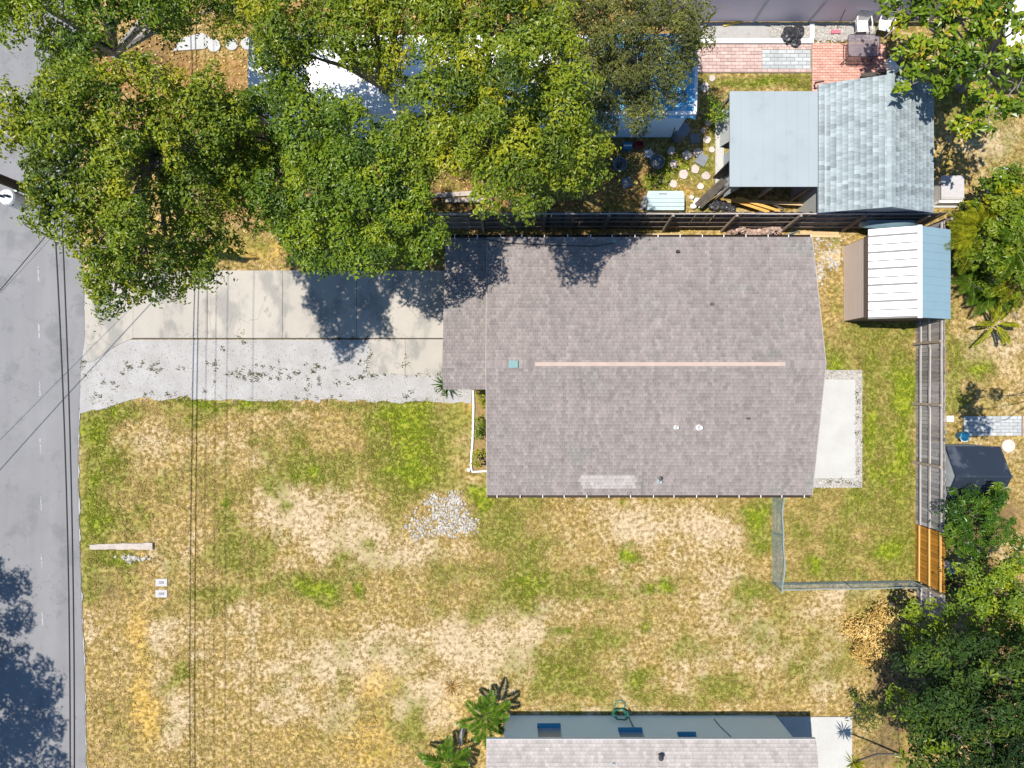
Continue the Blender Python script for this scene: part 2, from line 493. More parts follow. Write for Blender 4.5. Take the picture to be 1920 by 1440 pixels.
# (px, py, rx, ry, weight)
GREEN = [(180, 880, 40, 130, .6), (300, 770, 120, 22, .6), (340, 790, 60, 40, .35), (380, 900, 60, 60, .35), (300, 930, 80, 50, .45), (610, 800, 90, 40, .3), (480, 1030, 60, 60, .45), (1010, 960, 80, 40, .3), (1050, 1040, 100, 30, .3), (1450, 1180, 60, 60, .25), (850, 1060, 60, 30, .25), (600, 1080, 140, 30, .35), (180, 800, 40, 70, .9), (270, 890, 60, 45, .7), (180, 970, 45, 60, .9), (200, 880, 60, 60, .7), (260, 960, 60, 35, .5),
         (400, 758, 250, 10, .8), (700, 760, 120, 10, .7), (240, 770, 60, 22, .8),
         (770, 800, 75, 60, 1.25), (755, 875, 70, 55, 1.05), (700, 820, 40, 40, .5), (800, 880, 50, 40, .5), (760, 930, 60, 25, .5),
         (560, 865, 80, 36, .9), (500, 860, 45, 40, .6), (640, 890, 60, 30, .5), (505, 910, 25, 25, .6),
         (430, 960, 38, 60, .6), (430, 1035, 50, 55, .8), (425, 942, 14, 14, 1.3), (400, 1070, 60, 40, .5), (280, 980, 20, 20, .6),
         (590, 1105, 45, 26, 1.3), (672, 1110, 14, 18, 1.3), (500, 1100, 70, 28, .7), (420, 1110, 50, 30, .7),
         (905, 935, 22, 22, 1.2), (1425, 975, 34, 55, 1.3), (1440, 945, 30, 25, 1.1),
         (1630, 800, 14, 140, .7), (1690, 800, 18, 150, .7), (1600, 950, 30, 40, .5), (1500, 980, 50, 50, .5), (1665, 1030, 26, 17, 1.2),
         (1535, 1060, 13, 13, 1.3), (1575, 1020, 30, 40, .6), (1660, 900, 40, 120, .35), (1580, 700, 30, 60, .4), (1560, 450, 14, 14, 1.1),
         (980, 1112, 50, 26, .9), (1100, 1108, 75, 32, .8), (1105, 1075, 16, 10, 1.2), (1185, 1045, 22, 10, 1.2), (1255, 1100, 16, 15, 1.4),
         (1220, 1103, 13, 10, 1.2), (1400, 1110, 45, 24, .9), (1360, 1130, 18, 14, .9), (1370, 1155, 20, 20, .5),
         (1080, 1250, 85, 60, .85), (1020, 1285, 40, 30, .9), (1200, 1265, 45, 38, 1.1), (1120, 1205, 60, 30, .7), (1060, 1187, 34, 10, 1.1),
         (1350, 1290, 55, 26, .9), (1215, 1180, 10, 10, 1.1), (1080, 1295, 60, 20, 1.0), (1300, 1210, 40, 30, .5), (1240, 1310, 60, 12, .5),
         (350, 1262, 22, 20, .9), (770, 1360, 35, 30, .6), (220, 1050, 45, 18, .7), (200, 1090, 40, 35, .4), (165, 1080, 10, 60, .6),
         (640, 1045, 10, 8, 1.0), (700, 1012, 14, 12, .8), (930, 990, 40, 60, .35), (1110, 960, 40, 40, .35), (1168, 940, 14, 12, .9),
         (1180, 1020, 14, 8, .8), (540, 950, 20, 14, .6), (1420, 155, 100, 14, 1.1), (1370, 155, 40, 12, 1.0), (1480, 155, 30, 14, 1.0),
         (1265, 320, 40, 20, .9), (1235, 340, 30, 14, 1.2), (1330, 300, 20, 50, .6), (1335, 240, 14, 40, .8),
         (1785, 690, 14, 80, .8), (1835, 700, 25, 15, .8), (1800, 760, 20, 14, .6), (470, 440, 40, 20, .4), (790, 470, 60, 40, .6), (1780, 610, 10, 30, .8)]
SAND = [(560, 965, 95, 40, .8), (650, 1000, 120, 60, .8), (740, 1045, 70, 32, .9), (300, 840, 95, 60, .35), (450, 830, 45, 65, .65),
        (1190, 980, 50, 36, .8), (1330, 990, 55, 32, .8), (320, 1200, 45, 70, .7), (330, 1340, 30, 70, .7), (640, 1240, 170, 70, .55),
        (900, 1200, 130, 55, .8), (800, 1310, 70, 50, .8), (640, 1330, 60, 50, .6), (1000, 1150, 60, 25, .7), (540, 1290, 60, 80, .5),
        (300, 1075, 18, 30, .6), (1430, 1200, 60, 100, .4), (1500, 1150, 80, 60, .35), (1300, 1250, 60, 60, .35), (1540, 1290, 40, 60, .35),
        (1590, 1110, 80, 12, .5), (1660, 1060, 40, 30, .5), (560, 1210, 60, 30, .5), (480, 1180, 60, 60, .3), (930, 1330, 60, 10, .4),
        (1870, 270, 60, 40, .8), (1850, 640, 70, 40, .5), (1830, 660, 60, 30, .5), (170, 1180, 10, 100, .3), (1555, 480, 20, 18, .9), (1540, 510, 8, 20, .9), (1680, 620, 10, 10, .7),
        (730, 1120, 60, 10, .4), (820, 1090, 120, 14, .4), (1150, 1330, 260, 6, .3)]
GOLD = [(262, 1200, 30, 80, .9), (265, 1330, 26, 110, .9), (250, 1130, 40, 25, .5), (700, 1390, 75, 60, .7), (712, 1290, 35, 40, .7), (560, 1390, 80, 50, .45),
        (470, 465, 60, 26, 1.2), (855, 775, 32, 40, .7), (850, 870, 25, 40, .5), (930, 945, 120, 10, .6), (860, 1310, 40, 50, .5),
        (870, 1390, 40, 30, .7), (1640, 1190, 45, 60, .7), (420, 130, 50, 28, 1.0), (1250, 425, 350, 8, 1.0), (1290, 355, 60, 10, .8), (920, 345, 40, 20, .9),
        (1850, 680, 80, 40, .4), (1780, 390, 40, 30, .6), (1780, 300, 40, 30, .6), (1880, 800, 60, 40, .5), (1500, 935, 60, 8, .5), (900, 1160, 80, 20, .3)]
DARK = [(1650, 1400, 36, 60, .9), (1840, 1120, 90, 80, .9), (1850, 980, 90, 70, .8), (1840, 1280, 120, 120, 1.0), (205, 1115, 45, 50, .7), (230, 1170, 40, 40, .4), (560, 1130, 200, 12, .3), (900, 1105, 180, 14, .3), (1672, 1320, 34, 120, 1.0), (1720, 1250, 50, 120, 1.0),  # brown soil; beside the corner tree, tree shade painted into the ground
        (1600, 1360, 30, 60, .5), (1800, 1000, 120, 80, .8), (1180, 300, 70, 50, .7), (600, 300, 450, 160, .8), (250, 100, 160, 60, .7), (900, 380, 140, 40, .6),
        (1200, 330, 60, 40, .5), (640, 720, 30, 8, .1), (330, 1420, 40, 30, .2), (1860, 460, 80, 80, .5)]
LITTER = [(1840, 1120, 90, 80, .9), (1850, 1000, 90, 70, .7), (1840, 1280, 120, 120, .9), (600, 250, 500, 190, .9), (250, 130, 180, 80, .9), (870, 350, 160, 60, 1.0), (1000, 400, 300, 30, .8), (1180, 340, 90, 45, .9), (960, 30, 700, 60, .9), (1700, 1300, 50, 160, .9)]


def fields(x, y):
    px = 960 + x * F / H; py = 720 - y * F / H
    # wobble the borders of the patches
    wx = (fbm(x, y, .9, 21) - .5) * 60 + (fbm(x, y, 3.1, 31, 3) - .5) * 26
    wy = (fbm(x, y, .9, 41) - .5) * 60 + (fbm(x, y, 3.1, 51, 3) - .5) * 26

    def acc(lst):
        s = np.zeros_like(x)
        for a, b, rx, ry, w in lst:
            sc = min(1.0, min(rx, ry) / 30 + .15)
            d = ((px + wx * sc - a) / rx) ** 2 + ((py + wy * sc - b) / ry) ** 2
            s = np.maximum(s, w * np.exp(-d * .9))
        return s
    n1 = fbm(x, y, .35, 61); n2 = fbm(x, y, 1.3, 71)
    g = acc(GREEN) + 1.1 * (n1 - .5) + 1.0 * (n2 - .5)
    right = np.clip((px - 1460) / 60, 0, 1) * np.clip((1100 - py) / 30, 0, 1) * np.clip((1720 - px) / 10, 0, 1) * (py > 600)
    g = g + .34 * right; s_right = .5 * right
    s = .12 + 1.05 * acc(SAND) + 1.1 * (fbm(x, y, .45, 81) - .5) + .8 * (fbm(x, y, 2.2, 91) - .5) - s_right
    o = acc(GOLD) + .5 * (fbm(x, y, .6, 101) - .5)
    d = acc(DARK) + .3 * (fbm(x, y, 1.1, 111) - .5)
    l = acc(LITTER) + .4 * (fbm(x, y, 1.3, 121) - .5)
    return g, s, o, d, l


def build_ground():
    xs = np.concatenate(([-160, -80, -40], np.arange(-21.5, 21.51, .1), [40, 80, 160]))
    ys = np.concatenate(([-160, -80, -40], np.arange(-16.2, 16.21, .1), [40, 80, 160]))
    X, Y = np.meshgrid(xs, ys, indexing='ij')
    x = X.ravel(); y = Y.ravel()
    z = -.02 + .022 * (fbm(x, y, 1.2, 5) - .5) + .012 * (fbm(x, y, 5, 6, 2) - .5)
    nx, ny = len(xs), len(ys)
    i = np.arange(nx - 1)[:, None] * ny + np.arange(ny - 1)[None, :]
    i = i.ravel()
    Fc = np.stack([i, i + ny, i + ny + 1, i + 1], 1)
    me = np_mesh("ground", np.stack([x, y, z], 1), Fc, None, 4)
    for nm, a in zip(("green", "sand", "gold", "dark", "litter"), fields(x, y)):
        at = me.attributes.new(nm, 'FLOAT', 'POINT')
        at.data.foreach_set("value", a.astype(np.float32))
    me.polygons.foreach_set("use_smooth", [True] * len(me.polygons))
    m = bpy.data.materials.new("lawn_soil"); m.use_nodes = True
    nt = m.node_tree; bs = nt.nodes["Principled BSDF"]
    geo = nt.nodes.new("ShaderNodeNewGeometry"); co = geo.outputs["Position"]
    fine = noise(nt, co, 6.2, 6, .68)
    finer = noise(nt, co, 13, 5, .7)
    med = noise(nt, co, 3.5, 5, .65)
    # dead grass: pale straw flecks over brown-olive gaps
    base = ramp(nt, fine, [(.38, (.14, .098, .03)), (.46, (.245, .168, .062)), (.53, (.40, .275, .125)), (.64, (.53, .385, .205))])
    base = mixc(nt, ramp(nt, finer, [(.43, (.75, .75, .75)), (.54, (0, 0, 0))]), base, (.21, .155, .045))
    mott = noise(nt, co, 2.6, 6, .7)
    base = mixc(nt, ramp(nt, mott, [(.40, (.8, .8, .8)), (.54, (0, 0, 0))]), base, ramp(nt, fine, [(.36, (.10, .072, .012)), (.49, (.21, .15, .032)), (.60, (.45, .32, .11))]))
    sandc = ramp(nt, fine, [(.37, (.22, .16, .08)), (.45, (.37, .28, .165)), (.55, (.48, .375, .245)), (.66, (.56, .45, .305))])
    goldc = ramp(nt, fine, [(.38, (.20, .125, .025)), (.48, (.40, .25, .055)), (.62, (.56, .38, .115))])
    greenc = ramp(nt, fine, [(.37, (.068, .075, .014)), (.47, (.135, .142, .024)), (.6, (.25, .235, .055))])
    brightc = ramp(nt, fine, [(.36, (.075, .11, .008)), (.48, (.16, .20, .010)), (.62, (.29, .30, .03))])
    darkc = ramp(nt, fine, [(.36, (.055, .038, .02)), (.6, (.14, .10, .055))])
    litc = ramp(nt, fine, [(.36, (.10, .05, .02)), (.5, (.26, .14, .05)), (.66, (.38, .24, .11))])
    wob = mathn(nt, 'ADD', mathn(nt, 'MULTIPLY', fine, .9), mathn(nt, 'MULTIPLY', med, .5))   # mean ~.7

    def sel(a, lo, hi, k=1.0):
        v = mathn(nt, 'ADD', attr(nt, a), mathn(nt, 'MULTIPLY', mathn(nt, 'SUBTRACT', wob, .7), k))
        mr = nt.nodes.new("ShaderNodeMapRange"); mr.interpolation_type = 'SMOOTHSTEP'
        mr.inputs[1].default_value = lo; mr.inputs[2].default_value = hi
        nt.links.new(v, mr.inputs[0]); return mr.outputs[0]
    col = mixc(nt, mathn(nt, 'MULTIPLY', sel("sand", .2, .85, 1.6), .85), base, sandc)
    col = mixc(nt, mathn(nt, 'MULTIPLY', sel("gold", .15, .95, 1.5), .8), col, goldc)
    col = mixc(nt, sel("litter", .35, .7), col, litc)
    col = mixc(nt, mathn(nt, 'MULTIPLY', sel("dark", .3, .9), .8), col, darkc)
    col = mixc(nt, mathn(nt, 'MULTIPLY', sel("green", .0, .62, 1.3), .88), col, greenc)
    col = mixc(nt, mathn(nt, 'MULTIPLY', sel("green", .72, 1.15, .8), .85), col, brightc)
    nt.links.new(col, bs.inputs["Base Color"])
    bs.inputs["Roughness"].default_value = .95
    bs.inputs["Specular IOR Level"].default_value = .1
    b = nt.nodes.new("ShaderNodeBump"); b.inputs["Strength"].default_value = .7; b.inputs["Distance"].default_value = .05
    nt.links.new(fine, b.inputs["Height"]); nt.links.new(b.outputs[0], bs.inputs["Normal"])
    o = link("ground", me, None, None, m)
    tag(o, kind="structure")


build_ground()


# ------------------------------------------------------------------ road, drive and other flat setting
def jag(pts, n, amp, seed):
    """polyline in px -> world points with a ragged edge"""
    r = random.Random(seed); out = []
    for (a, b) in zip(pts[:-1], pts[1:]):
        m = max(2, int(n * math.hypot(b[0] - a[0], b[1] - a[1]) / 100))
        for k in range(m):
            t = k / m
            x = a[0] + (b[0] - a[0]) * t + (r.random() - .5) * amp; y = a[1] + (b[1] - a[1]) * t + (r.random() - .5) * amp
            w = P(x, y); out.append((w.x, w.y))
    w = P(*pts[-1]); out.append((w.x, w.y))
    return out


def strip(left, right, z0, z1, mb=None):
    """slab between two polylines of equal length (both running the same way)"""
    mb = mb or MB()
    n = len(left)
    for i in range(n - 1):
        q = [left[i], right[i], right[i + 1], left[i + 1]]
        vs = [(x, y, z1) for x, y in q] + [(x, y, z0) for x, y in q]
        fs = [(3, 2, 1, 0)]
        fs += [(1, 2, 6, 5), (3, 0, 4, 7)]
        if i == 0: fs.append((0, 1, 5, 4))
        if i == n - 2: fs.append((2, 3, 7, 6))
        mb.add(vs, fs)
    return mb


edge_px = [(138, -900), (142, 300), (150, 440), (158, 560), (159, 630), (152, 690), (150, 740), (147, 800), (146, 900), (148, 1000),
           (151, 1080), (154, 1180), (158, 1260), (161, 1440), (170, 2400)]
re = jag(edge_px, 60, 1.6, 3)
le = [(x - 7.6, y) for x, y in re]
road = strip(le, re, -.05, .02).build("road", M['asphalt'], None, (-20, 0, 0))
tag(road, kind="structure")
for k in range(-9, 26):
    y0 = 500 + 107.5 * k
    mb = MB()
    xx = 72 + 7.0 * (y0 - 500) / 600
    a = P(xx, y0); b = P(xx + 1.5, y0 + 27)
    mb.add([(a.x - .03, a.y, .024), (a.x + .035, a.y, .024), (b.x + .03, b.y, .024), (b.x - .035, b.y, .024)], [(3, 2, 1, 0)])
    d = mb.build("lane_dash", M['paint'], road)
# gravel shoulder along the edge
_q = np.array(re); _w = fbm(_q[:, 0], _q[:, 1], 2.0, 141, 4)
ge = [(x + max(.0, .26 * (w_ - .5)) + .02, y) for (x, y), w_ in zip(re, _w)]
tag(strip([(x - .02, y) for x, y in re], ge, -.03, .008).build("road_shoulder", M['gravelbed'], None, (-17, 0, 0)), kind="structure")

# gravel drive
gd = MB()
top_l = [(150, 632), (260, 634), (420, 634), (560, 634), (692, 634), (700, 706), (760, 700), (830, 706), (886, 734)]
bot_l = [(150, 772), (200, 768), (235, 748), (330, 747), (500, 751), (620, 751), (740, 752), (830, 752), (884, 756)]


def resample(pts, n):
    L = [0]
    for a, b in zip(pts[:-1], pts[1:]): L.append(L[-1] + math.hypot(b[0] - a[0], b[1] - a[1]))
    out = []
    for i in range(n):
        t = L[-1] * i / (n - 1)
        k = max(j for j in range(len(L)) if L[j] <= t + 1e-9); k = min(k, len(pts) - 2)
        f = (t - L[k]) / max(1e-6, L[k + 1] - L[k])
        out.append((pts[k][0] + (pts[k + 1][0] - pts[k][0]) * f, pts[k][1] + (pts[k + 1][1] - pts[k][1]) * f))
    return out


r = random.Random(8)
bl = resample(bot_l, 420); _q = np.array(bl) / 40.0; _w = fbm(_q[:, 0], _q[:, 1], 1.6, 151, 5)
bl = [(a, b + (w_ - .5) * 15) for (a, b), w_ in zip(bl, _w)]
tl = resample([(150, 637), (886, 637)], 420)
strip([P(*q)[:2] for q in tl], [P(*q)[:2] for q in bl], -.05, .012, gd)
g = gd.build("gravel_drive", M['gravelbed'], None, (-9, 0, 0))
# strip runs left->right so the winding is flipped
g.data.flip_normals()
tag(g, kind="structure")

# concrete drive: separate slabs with recessed joints
drive = bpy.data.objects.new("concrete_driveway", None); COL.objects.link(drive)
drive.location = P(500, 570); WP[drive] = P(500, 570); tag(drive, kind="structure")
J = .008


def slab_px(x0, y0, x1, y1, name="slab", parent=drive, m='concrete', z=.035, tint=.5, j=J):
    a = P(x0, y1); b = P(x1, y0)
    return MB().box(a.x + j, b.x - j, a.y + j, b.y - j, -.05, z, tint).build(name, M[m], parent)


for (x0, x1, t) in ((250, 390, .3), (390, 530, .7), (530, 669, .45), (669, 860, .65)):
    slab_px(x0, 507, x1, 634, tint=t)
mb = MB()
pts = [(160, 507), (160, 600), (161, 655), (166, 680), (178, 676), (200, 660), (225, 645), (250, 634), (250, 507)]
mb.poly([P(*q)[:2] for q in pts], -.05, .034, .4)
mb.build("slab", M['concrete'], drive)
slab_px(692, 636, 760, 702, tint=.6); slab_px(760, 636, 860, 706, tint=.4)

a_ = P(162, 636); b_ = P(838, 508)
MB().box(a_.x, b_.x, a_.y, b_.y, -.06, .006).build("joint_bed", M['timber'], drive)
# back patio slab with a white pebble border
slab_o = slab_px(1440, 711, 1603, 897, "patio_slab", None, 'slab', .05)
tag(slab_o, kind="structure")
b0 = MB()
for x0, y0, x1, y1 in ((1470, 694, 1616, 711), (1603, 711, 1616, 897), (1470, 897, 1616, 914)):
    a = P(x0, y1); b = P(x1, y0); b0.box(a.x, b.x, a.y, b.y, -.05, .02)
tag(b0.build("pebble_border", M['gravelbed'], None, P(1600, 800)), kind="structure")


def stones(name, mat_, spots, seed, label_kind="stuff", z=.02, origin=(0, 0, 0), sz=.6, n=6, m=3):
    """spots: list of (x, y, radius)"""
    rr = random.Random(seed); mb = MB()
    for i, (x, y, q) in enumerate(spots):
        mb.blob((x, y, z + q * .15), q, seed * 1000 + i, n, m, .3, sz, rr.random())
    o = mb.build(name, mat_, None, origin)
    return tag(o, kind=label_kind)


sp = []
r = random.Random(4)
for i in range(1100):
    q = r.random()
    if q < .5: px, py = r.uniform(1602, 1616), r.uniform(695, 913)
    elif q < .75: px, py = r.uniform(1530, 1614), r.uniform(898, 914)
    else: px, py = r.uniform(1540, 1614), r.uniform(695, 711)
    w = P(px, py); sp.append((w.x, w.y, r.uniform(.018, .045)))
stones("border_pebbles", M['stone'], sp, 5, origin=P(1600, 800))
# white rock patch on the front lawn
sp = []
while len(sp) < 1000:
    a = r.uniform(0, 6.28); d = math.sqrt(r.random())
    px = 828 + 58 * d * math.cos(a) * (1 + .25 * math.sin(3 * a)); py = 970 + 46 * d * math.sin(a) * (1 + .2 * math.cos(2 * a + 1))
    nz = fbm(np.array([px / 18.]), np.array([py / 18.]), 1, 77, 2)[0]
    if nz < .46: continue
    w = P(px + r.gauss(0, 5), py + r.gauss(0, 5)); sp.append((w.x, w.y, r.uniform(.015, .06)))
stones("white_rocks", M['stone'], sp, 6, origin=P(828, 970), z=0)
# broken white kerb bits
sp = []
for i in range(60):
    w = P(r.gauss(250, 12), r.gauss(1047, 3.5)); sp.append((w.x, w.y, r.uniform(.03, .07)))
stones("concrete_rubble", M['stone'], sp, 7, origin=P(250, 1047), z=0)
# loose stones on the gravel drive
sp = []
for i in range(2600):
    px, py = r.uniform(158, 880), r.uniform(640, 752)
    if py < 706 and px > 690: continue
    if px < 240 and py < 690 - (px - 160) * .6: continue
    w = P(px, py); sp.append((w.x, w.y, r.uniform(.012, .03)))
stones("loose_gravel", M['stone'], sp, 9, origin=P(500, 700), z=.012, n=5, m=2)
# rocks and sand by the house's far corner
sp = []
for i in range(160):
    c = r.choice([(1562, 478, 11, 14), (1537, 512, 5, 9), (1550, 470, 14, 22), (1535, 450, 5, 14), (1560, 495, 8, 5)])
    w = P(r.gauss(c[0], c[2]), r.gauss(c[1], c[3])); sp.append((w.x, w.y, r.uniform(.025, .06)))
stones("scattered_white_rocks", M['stone'], sp, 10, origin=P(1550, 480), z=-.01)
# pinkish rubble heap between the house and the fence
sp = []
mb = MB()
for i in range(260):
    px = r.uniform(1366, 1462); t = (px - 1366) / 96; py = r.gauss(432, 5)
    hh = .5 * math.exp(-((py - 432) / 9) ** 2) * (0.6 + .4 * math.sin(t * 9))
    w = P(px, py, .2); mb.blob((w.x, w.y, max(.02, hh * r.random())), r.uniform(.05, .1), i, 6, 4, .35, .8, r.random())
tag(mb.build("rubble_heap", M['pinkstone'], None, P(1415, 434)), kind="stuff")


# ------------------------------------------------------------------ shingled roofs
def shingle_mesh(tab, L, th, t):
    """wedge: proud lower edge, thin upper edge; x along the course, y up the slope, z out"""
    w = tab / 2
    v = [(-w, 0, 0), (w, 0, 0), (w, L, 0), (-w, L, 0), (-w, 0, th), (w, 0, th), (w, L, .002), (-w, L, .002)]
    f = [(4, 5, 6, 7), (0, 1, 5, 4), (1, 2, 6, 5), (2, 3, 7, 6), (3, 0, 4, 7)]
    return v, f


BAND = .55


def shingles(roof, planes, m, seed, limit=300, tab=.165, ex=.127, alt=None, spread=1.0):
    """planes: list of (O, U, V, width, length, keep(px, py, u, v))"""
    rr = np.random.default_rng(seed)
    items = []
    for (O, U, V, wd, ln, keep) in planes:
        O = Vector(O); U = Vector(U).normalized(); V = Vector(V).normalized(); N = U.cross(V)
        if N.z < 0: N = -N
        nc = int(ln / ex)
        e2 = ln / nc
        col_t = rr.random(int(wd / tab) * 3 + 80)
        for c in range(nc):
            off = (c % 2) * tab * .5 + rr.uniform(-.35, .35) * tab * .4
            u = -off
            while u < wd:
                u0 = max(0, u); u1 = min(wd, u + tab - .006)
                if u1 - u0 > .04:
                    p = O + U * ((u0 + u1) / 2) + V * (c * e2) + N * .004
                    q = F / (H - p.z); px = 960 + p.x * q; py = 720 - p.y * q
                    if keep is None or keep(px, py):
                        ct = col_t[int(u0 / tab + .5) + 31 * ((c // 3) % 2)]
                        t = .5 + spread * (.55 * (ct - .5) + .6 * (rr.random() - .5))
                        items.append((p, U, V, N, u1 - u0, e2 + .025, float(np.clip(t, 0, 1)), px, py,
                                      alt is not None and alt(px, py)))
                u += tab
    items.sort(key=lambda q: (abs(q[4] - tab) > .02, math.hypot(q[7] - 960, q[8] - 720) if 0 < q[7] < 1920 and 0 < q[8] < 1440 else 1e6))
    var = []
    for k in range(8):
        v, f = shingle_mesh(tab - .006, ex + .025, .012, 0)
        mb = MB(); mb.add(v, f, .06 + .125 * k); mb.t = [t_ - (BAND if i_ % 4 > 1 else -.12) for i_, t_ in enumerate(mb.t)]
        me = mb.mesh("shingle"); me.materials.append(m); var.append(me)
    for (p, U, V, N, w, L, t, px, py, al) in items[:limit]:
        mt = Matrix((U, V, N)).transposed()
        if mt.determinant() < 0:
            mt = Matrix((-U, V, N)).transposed()
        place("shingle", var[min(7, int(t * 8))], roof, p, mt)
    rest = items[limit:]
    for sel_, mm in ((False, m), (True, M['shingle_pale'])):
        R = [q for q in rest if q[9] == sel_]
        if not R: continue
        n = len(R)
        v0 = np.array([(-.5, 0, 0), (.5, 0, 0), (.5, 1, 0), (-.5, 1, 0), (-.5, 0, 1), (.5, 0, 1), (.5, 1, .15), (-.5, 1, .15)], dtype=float)
        f0 = np.array([(4, 5, 6, 7), (0, 1, 5, 4), (1, 2, 6, 5), (2, 3, 7, 6), (3, 0, 4, 7)])
        Pp = np.array([tuple(q[0]) for q in R]); Uu = np.array([tuple(q[1]) for q in R]); Vv = np.array([tuple(q[2]) for q in R])
        Nn = np.array([tuple(q[3]) for q in R]); W = np.array([q[4] for q in R]); L = np.array([q[5] for q in R]); T = np.array([q[6] for q in R])
        th = .012 + .004 * rr.random(n)
        VV = Pp[:, None, :] + Uu[:, None, :] * (v0[None, :, 0:1] * W[:, None, None]) + Vv[:, None, :] * (v0[None, :, 1:2] * L[:, None, None]) + Nn[:, None, :] * (v0[None, :, 2:3] * th[:, None, None])
        FF = f0[None] + (np.arange(n) * 8)[:, None, None]
        flip = np.einsum('ij,ij->i', np.cross(Uu, Vv), Nn) < 0
        FF[flip] = FF[flip][:, :, ::-1]
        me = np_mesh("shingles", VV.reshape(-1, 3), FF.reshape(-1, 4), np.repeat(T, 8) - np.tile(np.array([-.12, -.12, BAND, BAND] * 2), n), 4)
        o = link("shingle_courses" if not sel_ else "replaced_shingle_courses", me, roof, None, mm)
        o["kind"] = "stuff"


def gable_deck(mb, x0, x1, y0, y1, yr, ze, zr, th=.1):
    """solid roof deck, ridge along x; eaves at y0 (low) and y1 (high)"""
    prof = [(y0, ze), (yr, zr), (y1, ze), (y1, ze - th), (yr, zr - th), (y0, ze - th)]
    n = 6
    vs = [(x0, y, z) for y, z in prof] + [(x1, y, z) for y, z in prof]
    fs = [tuple(reversed(range(n))), tuple(range(n, 2 * n))]
    fs = [(0, 1, 4, 5), (1, 2, 3, 4), (11, 10, 7, 6), (10, 9, 8, 7)]
    fs += [(i, n + i, n + (i + 1) % n, (i + 1) % n) for i in range(n)]
    mb.add(vs, fs)
    return mb


# ---- main house
ZE, ZR = 2.5, 3.6
X0, X1 = -46 * 25 / F, 562 * 25 / F
Y1, Y0, YR = 275 * 25 / F, -208 * 25 / F, 37 * 23.9 / F
house = thing("house", "single storey house with brown grey shingle roof beside the concrete driveway", "house", (5, .6, 0))
MB().box(X0 + .5, X1 - .5, Y0 + .5, Y1 - .5, -.05, ZE - .02).build("wall", M['wall_cream'], house)
roof = gable_deck(MB(), X0, X1, Y0, Y1, YR, ZE, ZR, .12).build("roof", M['shingle'], house)
lo = Vector((0, YR - Y0, ZR - ZE)); hi = Vector((0, YR - Y1, ZR - ZE))
planes = [((X0, Y0, ZE), (1, 0, 0), lo, X1 - X0, lo.length, None), ((X0, Y1, ZE), (1, 0, 0), hi, X1 - X0, hi.length, None)]
# carport roof carries on to the left, a step lower
CX0 = -125 * 25.1 / F
dz = -.10
cy0 = P(0, 730, 2.95).y
sl = (ZR - ZE) / (YR - Y0)
czr = ZR + dz; cze = ZE + dz; cz0 = czr - sl * (YR - cy0)
prof = [(cy0, cz0), (YR, czr), (Y1, cze), (Y1, cze - .1), (YR, czr - .1), (cy0, cz0 - .1)]
vs = [(CX0, y, z) for y, z in prof] + [(X0 + .02, y, z) for y, z in prof]
fs = [(0, 1, 4, 5), (1, 2, 3, 4), (11, 10, 7, 6), (10, 9, 8, 7)] + [(i, 6 + i, 6 + (i + 1) % 6, (i + 1) % 6) for i in range(6)]
MB().add(vs, fs).build("carport_roof", M['shingle'], house)
lo2 = Vector((0, YR - cy0, czr - cz0)); hi2 = Vector((0, YR - Y1, czr - cze))
planes += [((CX0, cy0, cz0), (1, 0, 0), lo2, X0 - CX0, lo2.length, None), ((CX0, Y1, cze), (1, 0, 0), hi2, X0 - CX0, hi2.length, None)]
patch = lambda px, py: (1088 < px < 1192 and 893 < py < 917)
shingles(roof, planes, M['shingle'], 3, alt=patch)
for yy in (Y1 - .25, cy0 + .2):
    MB().box(CX0 + .12, CX0 + .24, yy - .06, yy + .06, -.05, cz0 - .1 if yy < 1 else cze - .02).build("carport_post", M['white'], house)
# ridge caps, ridge vent
mb = MB()
x = X0
while x < X1 - .05:
    xb = min(X1, x + .3); z = ZR + .012 + random.uniform(0, .004); t = random.random()
    for s_, yy in ((1, Y1), (-1, Y0)):
        d = .15
        mb.add([(x, YR, z + .012), (xb, YR, z + .006), (xb, YR + s_ * d, z + .006 - d * sl), (x, YR + s_ * d, z + .012 - d * sl)],
               [(0, 1, 2, 3) if s_ > 0 else (3, 2, 1, 0)], t)
    x += .14
o = mb.build("ridge_cap", M['shingle'], house); o["kind"] = "stuff"
a = P(1003, 684, ZR + .05); b = P(1472, 684, ZR + .05)
mb = MB()
for s_ in (1, -1):
    mb.add([(a.x, YR, ZR + .075), (b.x, YR, ZR + .075), (b.x, YR + s_ * .07, ZR + .05), (a.x, YR + s_ * .07, ZR + .05),
            (b.x, YR + s_ * .07, ZR - .0), (a.x, YR + s_ * .07, ZR - .0)], [(0, 1, 2, 3), (3, 2, 4, 5)])
for xx in (a.x, b.x):
    mb.add([(xx, YR, ZR + .075), (xx, YR + .07, ZR + .05), (xx, YR + .07, ZR), (xx, YR - .07, ZR), (xx, YR - .07, ZR + .05)], [(0, 1, 2, 3, 4)])
mb.build("ridge_vent", M['ridge_vent'], house)
c = P(963, 683, ZR)
mb = MB(); mb.box(c.x - .17, c.x + .17, YR - .13, YR + .13, ZR - .03, ZR + .06); mb.box(c.x + .06, c.x + .15, YR - .11, YR + .11, ZR + .06, ZR + .1)
mb.build("box_vent", M['turquoise'], house)


def roofz(y): return ZR - sl * abs(y - YR)


